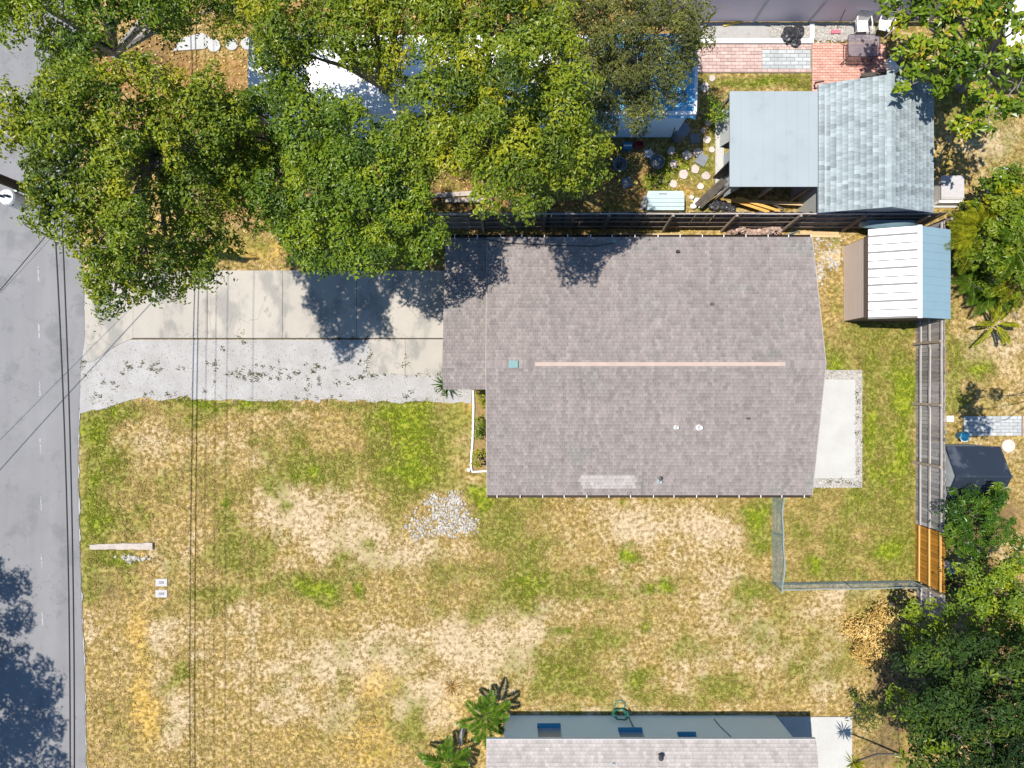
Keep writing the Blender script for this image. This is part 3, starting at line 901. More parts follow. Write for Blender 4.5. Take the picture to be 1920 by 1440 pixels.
def pipe(px, py, r_, h_, m, name="vent_pipe", boot=True):
    w = P(px, py, 3.0); w = P(px, py, roofz(w.y))
    z = roofz(w.y)
    mb = MB()
    if boot: mb.lathe((w.x, w.y, z), [(r_ * 2.0, .0), (r_ * 1.7, .025), (r_ * 1.05, .06)], 10)
    mb.lathe((w.x, w.y, z), [(r_, 0), (r_, h_), (r_ * .75, h_), (r_ * .75, h_ - .05)], 10)
    mb.build(name, M[m], house)


pipe(1267, 801, .045, .32, 'white'); pipe(1310, 801, .06, .35, 'white'); pipe(1237, 903, .06, .22, 'greymetal'); pipe(1271, 472, .04, .16, 'black')
w = P(1237, 899, 2.7)
MB().blob((w.x, w.y + .05, roofz(w.y) + .2), .07, 3, 8, 5, .2, .5).build("vent_cap", M['black'], house)
for px, py in ((1403, 783), (1335, 572)):
    w = P(px, py, roofz(P(px, py, 3).y)); mb = MB()
    mb.blob((w.x, w.y, roofz(w.y) + .012), .09, 5, 9, 3, .35, .06); mb.build("dark_roof_stain", M['timber'], house)
# gutters and straps
for (yy, s_, xa) in ((Y1, 1, CX0), (Y0, -1, X0)):
    zz = ZE - .02
    mb = MB()
    y2 = yy + s_ * .1
    for q in (((yy + s_ * .006), (yy + s_ * .012)), ((y2 - .006 * s_), y2)):
        mb.box(xa, X1, min(q), max(q), zz - .11, zz)
    mb.box(xa, X1, min(yy + s_ * .014, y2 - .008 * s_), max(yy + s_ * .014, y2 - .008 * s_), zz - .115, zz - .1)
    gt = mb.build("gutter", M['gutter'], house)
    x = xa + .35
    while x < X1:
        MB().box(x - .014, x + .014, min(yy - .05 * s_, y2 + .004 * s_), max(yy - .05 * s_, y2 + .004 * s_), zz + .002, zz + .02).build("gutter_strap", M['white'], gt)
        x += .8 + random.uniform(-.06, .06)
# rake trim on both gable ends
for xx in (X0 - .03, X1 + .004):
    mb = MB()
    for ya in (Y0, Y1):
        mb.add([(xx, ya, ZE - .13), (xx + .026, ya, ZE - .13), (xx + .026, YR, ZR - .13), (xx, YR, ZR - .13),
                (xx, ya, ZE + .01), (xx + .026, ya, ZE + .01), (xx + .026, YR, ZR + .01), (xx, YR, ZR + .01)],
               [(4, 5, 6, 7), (0, 3, 2, 1), (0, 4, 7, 3), (1, 2, 6, 5)])
    mb.build("rake_board", M['shingle_pale'], house)
# thin service cable lying along the roof
pts = [P(905, 447, 2.7), P(955, 456, 2.62), P(1010, 459, 2.6), P(1070, 461, 2.6), P(1110, 462, 2.6), P(1150, 456, 2.62)]
MB().tube([(p.x, p.y, roofz(p.y) + .05) for p in pts], .014, 5).build("roof_cable", M['cable'], house)
w = P(1149, 453, 2.6); MB().lathe((w.x, w.y, roofz(w.y)), [(.05, 0), (.05, .2), (.09, .22), (.02, .32)], 10).build("weatherhead", M['turquoise'], house)

# ---- south house
SH = thing("house", "neighbouring house with blue grey wall and pale grey shingle roof along the bottom edge", "house", (5.1, -15.5, 0))
SE = -667 * 25 / F; SX0, SX1 = -48 * 25 / F, 570 * 25 / F; SR = SE - 4.4; SZ = 3.5
WY = -13.36; WX0, WX1 = -.3, 10.62
wins = [(1008, 1053, .78), (1160, 1206, 1.1), (1268, 1303, 1.43)]
mb = MB()
segs = []
xprev = WX0
for (a, b, zs) in wins:
    xa = P(a, 1370, 1.3).x; xb = P(b, 1370, 1.3).x
    mb.box(xprev, xa, WY - .15, WY, -.05, 2.42)
    mb.box(xa, xb, WY - .15, WY, -.05, zs); mb.box(xa, xb, WY - .15, WY, 2.15, 2.42)
    segs.append((xa, xb, zs)); xprev = xb
mb.box(xprev, WX1, WY - .15, WY, -.05, 2.42)
mb.box(WX0, WX0 + .15, -22, WY - .15, -.05, 2.42); mb.box(WX1 - .15, WX1, -22, WY - .15, -.05, 2.42)
mb.box(WX0, WX1, -22.2, -22, -.05, 2.42)
mb.build("wall", M['wall_blue'], SH)
for xa, xb, zs in segs:
    wf = MB()
    for q in ((xa, xb, zs, zs + .05), (xa, xb, 2.1, 2.15)): wf.box(q[0], q[1], WY - .14, WY - .1, q[2], q[3])
    for q in (xa, xb - .05): wf.box(q, q + .05, WY - .14, WY - .1, zs + .05, 2.1)
    fr = wf.build("window", M['frame'], SH)
    MB().box(xa + .05, xb - .05, WY - .13, WY - .115, zs + .05, 2.1).build("pane", M['glass'], fr)
    MB().box(xa + .002, xb - .002, WY - .098, WY + .09, zs + .003, zs + .03).build("sill", M['sill_shade'], fr)
sroof = gable_deck(MB(), SX0, SX1, SR - 4.4, SE, SR, ZE, SZ, .12).build("roof", M['shingle_pale'], SH)
hv = Vector((0, SR - SE, SZ - ZE))
shingles(sroof, [((SX0, SE, ZE), (1, 0, 0), hv, SX1 - SX0, hv.length, None)], M['shingle_pale'], 9)
MB().box(SX0, SX1, SE + .004, SE + .03, ZE - .13, ZE + .005).build("fascia", M['frame'], SH)
w = P(1237, 1415, 2.65)
z = ZE + (SZ - ZE) * (SE - w.y) / 4.4
mb = MB(); mb.lathe((w.x, w.y, z), [(.05, 0), (.05, .22), (.09, .24), (.1, .3), (.03, .36)], 10); mb.build("vent_pipe", M['black'], SH)
w2 = P(1150, 1431, 2.65)
MB().lathe((w2.x, w2.y, z), [(.05, 0), (.05, .15), (.03, .15)], 10).build("vent_pipe", M['greymetal'], SH)
a = P(1339, 1348, .3)
MB().tube([(a.x, WY + .015, .3), (a.x + .06, WY + .015, .9), (a.x + .22, WY + .015, 1.6), (a.x + .3, WY + .015, 2.3)], .014, 5).build("wall_cable", M['cable'], SH)
tag(slab_px(1448, 1343, 1597, 1700, "patio_slab", None, 'slab', .05), kind="structure")
# green hose on the wall
c = P(1160, 1333)
pts = []
for k in range(90):
    t = k / 89 * 2 * math.pi * 5
    rr_ = .27 + .03 * math.sin(k * .6)
    pts.append((c.x + rr_ * math.cos(t) + .02 * math.sin(3 * t), -13.06 - .16 * (.5 + .5 * math.sin(t)) + .02 * math.sin(5 * t), .36 + .27 * math.sin(t) + .03 * math.sin(2 * t)))
pts += [(c.x + .3, -13.05, .3), (c.x + .33, -13.2, .6), (c.x + .42, WY + .03, .95)]
hz = MB().tube(pts, .03, 6)
hz.tube([(c.x - .2, -13.0, .1), (c.x - .1, -12.8, .02), (c.x + .1, -12.72, .02), (c.x + .25, -12.85, .02), (c.x + .22, -13.0, .1)], .025, 5)
tag(hz.build("garden_hose", M['hose'], None, (c.x, -13.1, 0)), "green garden hose coiled against the blue grey wall", "hose")

# ---- trailer home under the trees
TR = thing("mobile_home", "white roofed mobile home under the trees with a blue tarp over its end", "mobile home", (-1.5, 11, 0))
tx0, tx1 = -9.36, 6.58; ty0, ty1 = 9.62, 12.42; tz = 3.2
MB().box(tx0 + .1, tx1 - .1, ty0 + .28, ty1 - .1, .1, tz - .02).build("wall", M['wall_blue'], TR)
prof = [(ty0, tz - .14), (ty0, tz - .02), ((ty0 + ty1) / 2, tz + .14), (ty1, tz - .02), (ty1, tz - .14)]
vs = [(tx0, y, z) for y, z in prof] + [(tx1, y, z) for y, z in prof]
MB().add(vs, [(0, 1, 2, 3, 4), (9, 8, 7, 6, 5)] + [(i, 5 + i, 5 + (i + 1) % 5, (i + 1) % 5) for i in range(5)]).build("roof", M['whitemetal'], TR)
x = tx0 + .6
while x < tx1 - 2.6:
    mb = MB(); mb.bar((x, ty0, tz - .01), (x, (ty0 + ty1) / 2, tz + .15), .04, .03); mb.bar((x, ty1, tz - .01), (x, (ty0 + ty1) / 2, tz + .15), .04, .03); x += 1.2
    mb.build("roof_seam", M['whitemetal'], TR)
mb = MB()
nx, ny = 22, 16
tx = np.linspace(P(1120, 190, tz).x, tx1 + .05, nx); tyv = np.linspace(ty0 - .06, ty1 + .04, ny)
V = []
for i in range(nx):
    for j in range(ny):
        yy = tyv[j]; zz = tz + .17 - .16 * abs(yy - (ty0 + ty1) / 2) / 1.4 + .03 * math.sin(i * 1.3 + j * .7) * math.cos(j * 1.1)
        if j == 0: zz -= .25
        if i == nx - 1: zz -= .2
        V.append((tx[i], yy, zz))
mb.add(V, [(i * ny + j, (i + 1) * ny + j, (i + 1) * ny + j + 1, i * ny + j + 1) for i in range(nx - 1) for j in range(ny - 1)])
tag(mb.build("tarp", M['tarp'], None, (5, 11, tz), True), "crumpled blue tarp spread over the right end of the mobile home roof", "tarp")

# ---- grey flat roofed store + blue grey shingled shed
FL = thing("storage_lean_to", "open lean-to with flat pale grey metal roof left of the shingled shed", "lean-to", P(1452, 260))
fx0, fx1 = 408 * 25.2 / F, 11.29; fy0, fy1 = 370 * 25.2 / F, 549 * 25.2 / F; fz = 2.3
mb = MB(); x = fx0; k = 0
while x < fx1 - .01:
    xb = min(fx1, x + .42); mb.box(x + .004, xb - .004, fy0, fy1, fz - .06, fz + .001 * (k % 2)); mb.box(xb - .02, xb + .0, fy0, fy1, fz - .001, fz + .012); x = xb; k += 1
mb.build("roof", M['greymetal'], FL)
for yy in (fy0 + .05, fy1 - .15): MB().box(fx0 + .02, fx1 - .02, yy, yy + .1, fz - .18, fz - .062).build("roof_beam", M['timber'], FL)
for xx in (fx0 + .05, (fx0 + fx1) / 2, fx1 - .16):
    for yy in (fy0 + .05, fy1 - .15): MB().box(xx, xx + .1, yy, yy + .1, -.05, fz - .19).build("post", M['fence_post'], FL)
MB().box(fx0 + .06, fx1 - .1, fy0 + 1.0, fy0 + 1.05, 0, fz - .2).build("back_panel", M['timber'], FL)
MB().box(fx1 - .06, fx1 - .04, fy0 + .2, fy1 - .2, 0, fz - .2).build("side_panel", M['wall_grey'], FL)

GS = thing("garden_shed", "shed with blue grey shingle gable roof standing behind the wooden fence", "shed", P(1640, 270))
gx0, gx1 = 575 * 25.2 / F, 790 * 25.2 / F; gy0, gy1 = 6.32, 11.06; gzr, gze = 3.13, 2.3
gxr = 711 * 24.37 / F
MB().box(gx0 + .2, gx1 - .2, gy0 + .2, gy1 - .2, -.05, gze + .1).build("wall", M['wall_grey'], GS)
prof = [(gx0, gze), (gxr, gzr), (gx1, gze), (gx1, gze - .1), (gxr, gzr - .1), (gx0, gze - .1)]
vs = [(x, gy0, z) for x, z in prof] + [(x, gy1, z) for x, z in prof]
fs = [(5, 4, 1, 0), (4, 3, 2, 1), (6, 7, 10, 11), (7, 8, 9, 10)] + [((i + 1) % 6, 6 + (i + 1) % 6, 6 + i, i) for i in range(6)]
groof = MB().add(vs, fs).build("roof", M['shingle_blue'], GS)
l = Vector((gxr - gx0, 0, gzr - gze)); rr2 = Vector((gxr - gx1, 0, gzr - gze))
shingles(groof, [((gx0, gy0, gze), (0, 1, 0), l, gy1 - gy0, l.length, None), ((gx1, gy0, gze), (0, 1, 0), rr2, gy1 - gy0, rr2.length, None)],
         M['shingle_blue'], 12, tab=.16, ex=.185, spread=.8)
mb = MB(); y = gy0
while y < gy1:
    for s_, k in ((1, (gzr - gze) / (gx1 - gxr)), (-1, (gzr - gze) / (gxr - gx0))):
        mb.add([(gxr, y, gzr + .024), (gxr, y + .2, gzr + .018), (gxr + s_ * .14, y + .2, gzr + .018 - .14 * k), (gxr + s_ * .14, y, gzr + .024 - .14 * k)], [(0, 1, 2, 3)], .35 + .3 * random.random())
    y += .18
o = mb.build("ridge_cap", M['shingle_blue'], GS); o["kind"] = "stuff"
for yy in (gy0 + .02, gy1 - .04):
    mb = MB()
    mb.add([(gx0 + .2, yy, gze + .1), (gx1 - .2, yy, gze + .1), (gxr, yy, gzr - .12), (gx0 + .2, yy + .02, gze + .1), (gx1 - .2, yy + .02, gze + .1), (gxr, yy + .02, gzr - .12)],
           [(0, 1, 2), (5, 4, 3), (0, 3, 4, 1), (1, 4, 5, 2), (2, 5, 3, 0)])
    mb.build("gable_panel", M['greystone'], GS)

# ---- white metal shed
WS = thing("metal_shed", "metal shed with white ribbed roof slope and tan wall in the back yard", "shed", P(1680, 515))
sx0, sx1, sxr = 13.33, 16.41, 14.87; sy0, sy1 = 2.43, 5.78; sze, szr = 1.95, 2.59
wx0, wx1 = 13.38, 16.0; wy0, wy1 = 2.52, 5.55
mb = MB()
mb.box(wx0, wx1, wy0, wy1, -.05, sze - .06)
mb.build("wall", M['brownmetal'], WS)
for k in range(8):
    z0 = .02 + k * .2
    mb = MB(); mb.add([(wx0 - .004, wy0 + .02, z0), (wx0 - .03, wy0 + .02, z0), (wx0 - .012, wy0 + .02, z0 + .196), (wx0 - .004, wy0 + .02, z0 + .196),
                       (wx0 - .004, wy1 - .02, z0), (wx0 - .03, wy1 - .02, z0), (wx0 - .012, wy1 - .02, z0 + .196), (wx0 - .004, wy1 - .02, z0 + .196)],
                      [(0, 1, 2, 3), (7, 6, 5, 4), (1, 0, 4, 5), (2, 1, 5, 6), (3, 2, 6, 7), (0, 3, 7, 4)]); mb.build("siding_board", M['tanmetal'], WS)
MB().box(wx0 - .045, wx0 - .003, wy0 - .02, wy1 + .02, 1.625, sze - .055).build("wall_trim", M['brownmetal'], WS)
for (nm, xa, za, xb, zb, mm) in (("roof_slope", sx0, sze, sxr, szr, 'whitemetal'), ("roof_slope", sx1, sze, sxr, szr, 'blue_and_shade_metal')):  # right slope carries its shade in the colour
    mb = MB()
    vs = [(xa, sy0, za), (xb, sy0, zb), (xb, sy1, zb), (xa, sy1, za), (xa, sy0, za - .05), (xb, sy0, zb - .05), (xb, sy1, zb - .05), (xa, sy1, za - .05)]
    fs = [(0, 1, 2, 3), (7, 6, 5, 4), (0, 4, 5, 1), (1, 5, 6, 2), (2, 6, 7, 3), (3, 7, 4, 0)]
    if xa > xb: fs = [tuple(reversed(f)) for f in fs]
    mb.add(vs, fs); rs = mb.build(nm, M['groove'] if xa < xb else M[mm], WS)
    n = 11
    for k in range(n):
        ya = sy0 + (sy1 - sy0) * k / n; yb = sy0 + (sy1 - sy0) * (k + 1) / n
        f0, f1 = (.0, .95) if xa < xb else (.0, .98)
        q = lambda f, y, dz_: (xa + (xb - xa) * f, y, za + (zb - za) * f + dz_)
        pm = MB(); g_ = (.045 if k % 2 else .075) if xa < xb else .004
        t_ = .028 if xa < xb else .012
        vs = [q(f0, ya + g_, .001), q(f1, ya + g_, .001), q(f1, yb - .004, .001), q(f0, yb - .004, .001), q(f0, ya + g_, t_), q(f1, ya + g_, t_), q(f1, yb - .004, t_), q(f0, yb - .004, t_)]
        fs = [(4, 5, 6, 7), (0, 4, 5, 1)[::-1], (1, 5, 6, 2)[::-1], (2, 6, 7, 3)[::-1], (3, 7, 4, 0)[::-1]]
        if xa > xb: fs = [tuple(reversed(f)) for f in fs]
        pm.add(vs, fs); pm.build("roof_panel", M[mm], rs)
mb = MB(); mb.bar((sxr, sy0 - .02, szr + .02), (sxr, sy1 + .02, szr + .02), .16, .03); mb.build("ridge_cap", M['whitemetal'], WS)
for yy in (sy0 + .03, wy1 - .0):
    mb = MB(); mb.add([(wx0, yy, sze - .06), (wx1, yy, sze - .06), (wx1, yy, sze + .02), (sxr, yy, szr - .08), (wx0, yy, sze - .02), (wx0, yy + .03, sze - .06), (wx1, yy + .03, sze - .06), (wx1, yy + .03, sze + .02), (sxr, yy + .03, szr - .08), (wx0, yy + .03, sze - .02)],
                  [(0, 1, 2, 3, 4), (9, 8, 7, 6, 5)] + [(i, 5 + i, 5 + (i + 1) % 5, (i + 1) % 5) for i in range(5)])
    mb.build("gable_panel", M['brownmetal'], WS)

# ---- navy shed in the neighbour's yard
NS = thing("garden_shed", "small dark navy felt roofed shed behind the right hand wooden fence", "shed", P(1830, 880))
nx0, nx1 = 16.40, 18.46; ny1, nyr, ny0 = -2.36, -3.41, -4.45
MB().box(nx0 + .05, nx1 - .05, ny0 + .05, ny1 - .05, -.05, 1.66).build("wall", M['wall_grey'], NS)
mb = MB(); mb.add([(nx0 + .03, ny0 + .05, 1.6), (nx0 + .03, ny1 - .05, 1.6), (nx0 + .03, nyr, 2.22), (nx0 + .06, ny0 + .05, 1.6), (nx0 + .06, ny1 - .05, 1.6), (nx0 + .06, nyr, 2.22)],
              [(2, 1, 0), (3, 4, 5), (0, 1, 4, 3), (1, 2, 5, 4), (2, 0, 3, 5)]); mb.build("gable_panel", M['wall_grey'], NS)
for ya in (ny1, ny0):
    mb = MB(); vs = [(nx0, ya, 1.7), (nx1, ya, 1.7), (nx1, nyr, 2.3), (nx0, nyr, 2.3), (nx0, ya, 1.64), (nx1, ya, 1.64), (nx1, nyr, 2.24), (nx0, nyr, 2.24)]
    fs = [(3, 2, 1, 0), (4, 5, 6, 7), (0, 1, 5, 4), (1, 2, 6, 5), (2, 3, 7, 6), (3, 0, 4, 7)]
    if ya < nyr: fs = [tuple(reversed(f)) for f in fs]
    mb.add(vs, fs); mb.build("roof_slope", M['navy'], NS)
mb = MB(); mb.bar((nx0 - .01, nyr, 2.305), (nx1 + .01, nyr, 2.305), .1, .02); mb.build("ridge_cap", M['navy'], NS)

# ------------------------------------------------------------------ fences
def picket_meshes(m, w, h, th, along):
    out = []
    for k in range(4):
        mb = MB()
        hh = h + (k - 1.5) * .015
        if along == 'y':
            vs = [(0, -w / 2), (th, -w / 2), (th, w / 2), (0, w / 2)]
        else:
            vs = [(-w / 2, 0), (w / 2, 0), (w / 2, th), (-w / 2, th)]
        mb.poly(vs, -.02, hh)
        me = mb.mesh("picket"); me.materials.append(m); out.append(me)
    return out


def fence_y(name, label, x, ya, yb, h, pm, rm, posts, postm, rails=(.35, .95, 1.68), w=.138, wob=.0):
    """fence along y, pickets on the +x side of the rails"""
    t = thing(name, label, "fence", (x, (ya + yb) / 2, 0))
    var = picket_meshes(M[pm], w, h, .018, 'y')
    y = ya + w / 2
    while y < yb:
        place("picket", random.choice(var), t, (x + .03 + random.uniform(-.004, .004), y, 0), (0, random.uniform(-.006, .012), random.uniform(-.02, .02)))
        y += w + .011
    for z in rails:
        mb = MB()
        n = max(1, int((yb - ya) / 2.3)); pts = [ya + (yb - ya) * i / n for i in range(n + 1)]
        for a, b in zip(pts[:-1], pts[1:]):
            mb.bar((x + random.uniform(-.008, .008), a + .003, z + random.uniform(-.02, .02)), (x + random.uniform(-.008, .008), b - .003, z + random.uniform(-.02, .02)), .04, .085)
        mb.build("rail", M[rm], t)
    for y in posts:
        MB().box(x - .115, x - .025, y - .045, y + .045, -.1, h - .05).build("post", M[postm], t)
    return t


FX = 16.24
ygrey0 = P(0, 981).y
fence_y("wooden_fence", "long weathered grey picket fence with pale rails running down the right side of the yard", FX, ygrey0, 6.1, 1.83, 'fence_grey', 'fence_rail',
        [P(0, q).y for q in (645, 757, 866)], 'fence_post')
fence_y("wooden_fence", "short new orange wood fence section below the weathered grey one", FX - .02, P(0, 1086).y, ygrey0 - .02, 1.83, 'fence_new', 'rail_new',
        [], 'fence_post', rails=(.3, .93, 1.66))
fence_y("wooden_fence", "old brown wooden fence section half hidden by the lime green bush", FX + .02, P(0, 1152).y, P(0, 1088).y, 1.8, 'fence_grey', 'fence_rail',
        [P(0, 1089).y - .06], 'fence_post', rails=(.35, .95))

NF = thing("wooden_fence", "dark weathered picket fence with slanting posts between the house and the trees", "fence", (6, 6.3, 0))
fy = 6.2
var = picket_meshes(M['fence_dark'], .138, 1.92, .018, 'x')
x = -5.2
while x < 16.3:
    place("picket", random.choice(var), NF, (x, fy + .045 + random.uniform(-.005, .005), random.uniform(-.03, .02)), (-.095 + random.uniform(-.012, .012), random.uniform(-.01, .01), random.uniform(-.02, .02)))
    x += .144
nposts = [6.05 + 2.4 * k for k in range(-5, 5)]
for z in (.4, .95, 1.45, 1.86):
    mb = MB()
    for a, b in zip(nposts[:-1], nposts[1:]):
        za, zb = z + random.uniform(-.05, .05), z + random.uniform(-.05, .05)
        mid = ((a + b) / 2, fy + .012 + .095 * z, (za + zb) / 2 - random.uniform(0, .05))
        mb.bar((a, fy + .012 + .095 * z, za), mid, .04, .09); mb.bar(mid, (b, fy + .012 + .095 * z, zb), .04, .09)
    mb.build("rail", M['fence_post'] if z < 1.8 else M['fence_rail'], NF)
for x in nposts:
    MB().bar((x + random.uniform(-.03, .03), fy - .06, -.1), (x, fy + .125, 1.9), .095, .095, up=(0, 1, 0)).build("post", M['fence_post'], NF)
# neighbour's fence end right of the corner
EF = thing("wooden_fence", "dark broken fence end right of the metal shed corner", "fence", (17.4, 6.2, 0))
var2 = picket_meshes(M['fence_dark'], .138, 1.5, .018, 'x')
x = 16.55
while x < 18.6:
    place("picket", random.choice(var2), EF, (x, 6.25, 0), (-.02, random.uniform(-.04, .04), 0)); x += .15
for z in (.4, 1.35): MB().bar((16.5, 6.22, z), (18.7, 6.25, z + .1), .04, .09).build("rail", M['fence_post'], EF)
for a, b in (((16.5, 6.1, 0), (16.5, 6.2, 1.9)), ((17.3, 6.0, .1), (17.9, 6.2, 1.5))): MB().bar(a, b, .09, .09).build("post", M['fence_post'], EF)

# grey vinyl fence at the top
VF = thing("vinyl_fence", "smooth grey vinyl panel fence with pale posts along the top edge", "fence", (11, 14.56, 0))
vy = 14.56
vp = [P(q, 42).x for q in (1190, 1302, 1412, 1516, 1628, 1740)]
for a, b in zip(vp[:-1], vp[1:]):
    n = 6
    for k in range(n):
        z0 = .08 + k * .285
        MB().box(a + .05, b - .05, vy, vy + .035, z0, z0 + .281).build("panel_board", M['vinyl'], VF)
for x in vp: MB().box(x - .045, x + .045, vy - .03, vy + .07, -.05, 1.88).build("post", M['frame'], VF)

# chain link fence: west run and south run
CW = thing("chain_link_fence", "sagging galvanised chain link fence between the house corner and the back fence", "fence", P(1460, 1010))


def chain(a, b, h, t, sag=.0, seed=1):
    a = Vector((a[0], a[1], 0)); b = Vector((b[0], b[1], 0)); L = (b - a).length; d = (b - a) / L; nrm = Vector((-d.y, d.x, 0))
    s = .085; mb = MB()
    rr_ = random.Random(seed); ph = rr_.uniform(0, 6)

    def pt(u, z):
        w_ = sag * (math.sin(u * 2.3 + ph) * .6 + math.sin(u * 4.1 + 1) * .4) * (z / h)
        return a + d * u + nrm * w_ + Vector((0, 0, z))
    n = int(L / s) + int(h / s)
    for sgn in (1, -1):
        for k in range(-int(h / s), int(L / s) + int(h / s) + 1):
            u0 = k * s
            pts = []
            for q in range(7):
                z = .04 + (h - .06) * q / 6; u = u0 + sgn * (z - .04) * 1.0
                if -1e-6 <= u <= L: pts.append(pt(u, z))
            if len(pts) > 1: mb.tube(pts, 0.0045, 3, cap=False)
    mb.build("wire_mesh", M['galv'], t)["kind"] = "stuff"
    top = [pt(L * i / 14, h) for i in range(15)]
    MB().tube(top, .022, 6).build("top_rail", M['galv'], t)
    nP = max(2, int(L / 1.9) + 1)
    for i in range(nP):
        u = L * i / (nP - 1); p = pt(u, 0); q = pt(u, h + .04)
        MB().tube([(p.x, p.y, -.05), q], .03, 8).build("post", M['galv'], t)


cwa = P(1447, 905); cwb = P(1447, 1092); cwc = P(1708, 1088)
chain(cwa[:2], cwb[:2], 1.22, CW, .07, 3)
chain((cwb.x + .02, cwb.y), cwc[:2], 1.0, CW, .015, 5)

# ------------------------------------------------------------------ utility pole and cables
UP = thing("utility_pole", "dark wooden utility pole with a white transformer rising over the road edge", "utility pole", (-14.65, 5.87, 0))
MB().tube([(-14.65, 5.87, -.1), (-14.65, 5.87, 6), (-14.65, 5.87, 11.2)], [.17, .15, .12], 10).build("post", M['pole'], UP)
MB().bar((-15.6, 5.87, 10.3), (-13.8, 5.87, 10.3), .1, .12).build("crossarm", M['pole'], UP)
tc = (-14.86, 5.50)
tf = MB().lathe((tc[0], tc[1], 6.6), [(.2, 0), (.24, .06), (.24, .8), (.21, .86), (.08, .9)], 16).build("transformer", M['whitemetal'], UP, smooth=False)
mb = MB(); mb.lathe((tc[0] - .08, tc[1], 7.48), [(.035, 0), (.05, .06), (.03, .12), (.045, .18), (.02, .25)], 8); mb.lathe((tc[0] + .1, tc[1], 7.48), [(.035, 0), (.05, .06), (.03, .12), (.02, .2)], 8)
mb.build("bushing", M['lidgrey'], tf)
mb = MB(); mb.bar((-14.72, 5.75, 7.2), (-14.8, 5.62, 7.2), .08, .1); mb.bar((-14.72, 5.75, 6.8), (-14.8, 5.62, 6.8), .08, .1); mb.build("bracket", M['galv'], UP)


def cable(name, label, pts, r_, m, group=None):
    tag(MB().tube(pts, r_, 6).build(name, M[m], None, pts[0]), label, "cable", group)


def sagline(x, h0, h1, ya=26, yb=-26, y0=5.87, dx=0):
    out = []
    for i in range(31):
        y = ya + (yb - ya) * i / 30
        t = (y - y0) / 36.0
        z = h0 - (h0 - h1) * 4 * (abs(t) * (1 - abs(t)))
        out.append((x + dx * (y0 - y) / 17, y, z))
    return out


cable("telephone_cable", "left of the two thick black cables running over the road edge", sagline(-14.68, 5.65, 4.82), .022, 'cable', "cables along the road")
cable("telephone_cable", "right of the two thick black cables running over the road edge", sagline(-14.50, 5.55, 4.88), .022, 'cable', "cables along the road")
for x, h, lab in ((-15.39, 9.0, "outermost"), (-15.0, 9.0, "second"), (-14.58, 9.1, "third"), (-14.03, 10.5, "topmost")):
    cable("power_line", lab + " of the power lines strung high above the road edge, just out of the picture", sagline(x, h, h - .5), .011, 'wirepale', "power lines on the pole")
d = Vector((-6.66, -7.4, 0))
a = Vector((-14.68, 5.45, 5.25))
cable("service_wire", "thin wire crossing the road diagonally, the upper darker one", [a + d * 1.9 * t - Vector((0, 0, .3 * 4 * t * (1 - t))) for t in [i / 16 for i in range(17)]], .016, 'cable', "service wires over the road")
a = Vector((-14.6, 5.75, 4.7)); d2 = Vector((-6.9, -7.0, 0))
cable("service_wire", "thin wire crossing the road diagonally, the lower fainter one", [a + d2 * 1.9 * t - Vector((0, 0, .3 * 4 * t * (1 - t))) for t in [i / 16 for i in range(17)]], .009, 'wirepale', "service wires over the road")


# ------------------------------------------------------------------ foliage
def leaf_arrays(C, up, L, W, tint, r_, flat=.6, N=None):
    """C (n,3) centres; returns V, F, T for folded diamond leaves"""
    n = len(C)
    nrm = r_.normal(size=(n, 3)) * flat
    if N is None: nrm[:, 2] = np.abs(nrm[:, 2]) + up
    else: nrm = nrm * .75 + N * .95; nrm[:, 2] += .25
    nrm /= np.linalg.norm(nrm, axis=1)[:, None]
    t = r_.normal(size=(n, 3)); t -= nrm * np.einsum('ij,ij->i', t, nrm)[:, None]
    t /= np.linalg.norm(t, axis=1)[:, None]
    b = np.cross(nrm, t)
    l = (L * r_.uniform(.7, 1.3, n))[:, None] / 2; w = (W * r_.uniform(.7, 1.3, n))[:, None] / 2
    fold = nrm * w * .35
    V = np.stack([C - t * l, C + b * w + fold + t * l * .1, C + t * l - nrm * l * .25, C - b * w + fold + t * l * .1], 1).reshape(-1, 3)
    base = (np.arange(n) * 4)[:, None]
    Fc = np.concatenate([base + np.array([[0, 1, 2]]), base + np.array([[0, 2, 3]])], 0)
    return V, Fc, np.repeat(tint, 4)


DENS = 11.5


def crown_points(lobes, r_, cl_r=.38, dens=1.0, per=55, flatz=.55, drop=.0):
    """lobes: (x, y, z, r). Returns leaf centres, tints, clump centres"""
    CC = []; CT = []; PC = []
    for (x, y, z, r) in lobes:
        nc = max(3, int(DENS * dens * (r / .8) ** 2 * (.8 / max(cl_r * 2, .5))))
        for _ in range(nc):
            th = r_.uniform(0, 2 * np.pi); q = math.sqrt(r_.uniform(.02, 1.0)) * (1.0 + .45 * (r_.random() < .16) * r_.random())
            rx = r * q
            zz = z + flatz * r * (math.sqrt(max(0, 1 - q * q)) * r_.uniform(-.6, 1.0)) + r_.normal() * .22 - drop * q * r
            PC.append((x + rx * math.cos(th), y + rx * math.sin(th), zz, r_.uniform(.6, 1.35) * cl_r, r_.normal() * .2))
    for (x, y, z, cr, ct) in PC:
        n = int(per * (cr / cl_r) ** 2 * r_.uniform(.7, 1.3))
        g_ = r_.normal(size=(n, 3)) * np.array([cr * .52, cr * .52, cr * .42])
        g_[:, 2] -= .35 * (g_[:, 0] ** 2 + g_[:, 1] ** 2) / max(cr, .1)
        ax = r_.normal(size=2); ax /= np.linalg.norm(ax)
        g_[:, :2] += ax[None] * (r_.uniform(-1, 1, n) * cr * .45)[:, None]
        CC.append(g_ + np.array([x, y, z])); CT.append(np.clip(.46 + ct + r_.normal(size=n) * .13, 0, 1))
    return np.concatenate(CC), np.concatenate(CT), PC


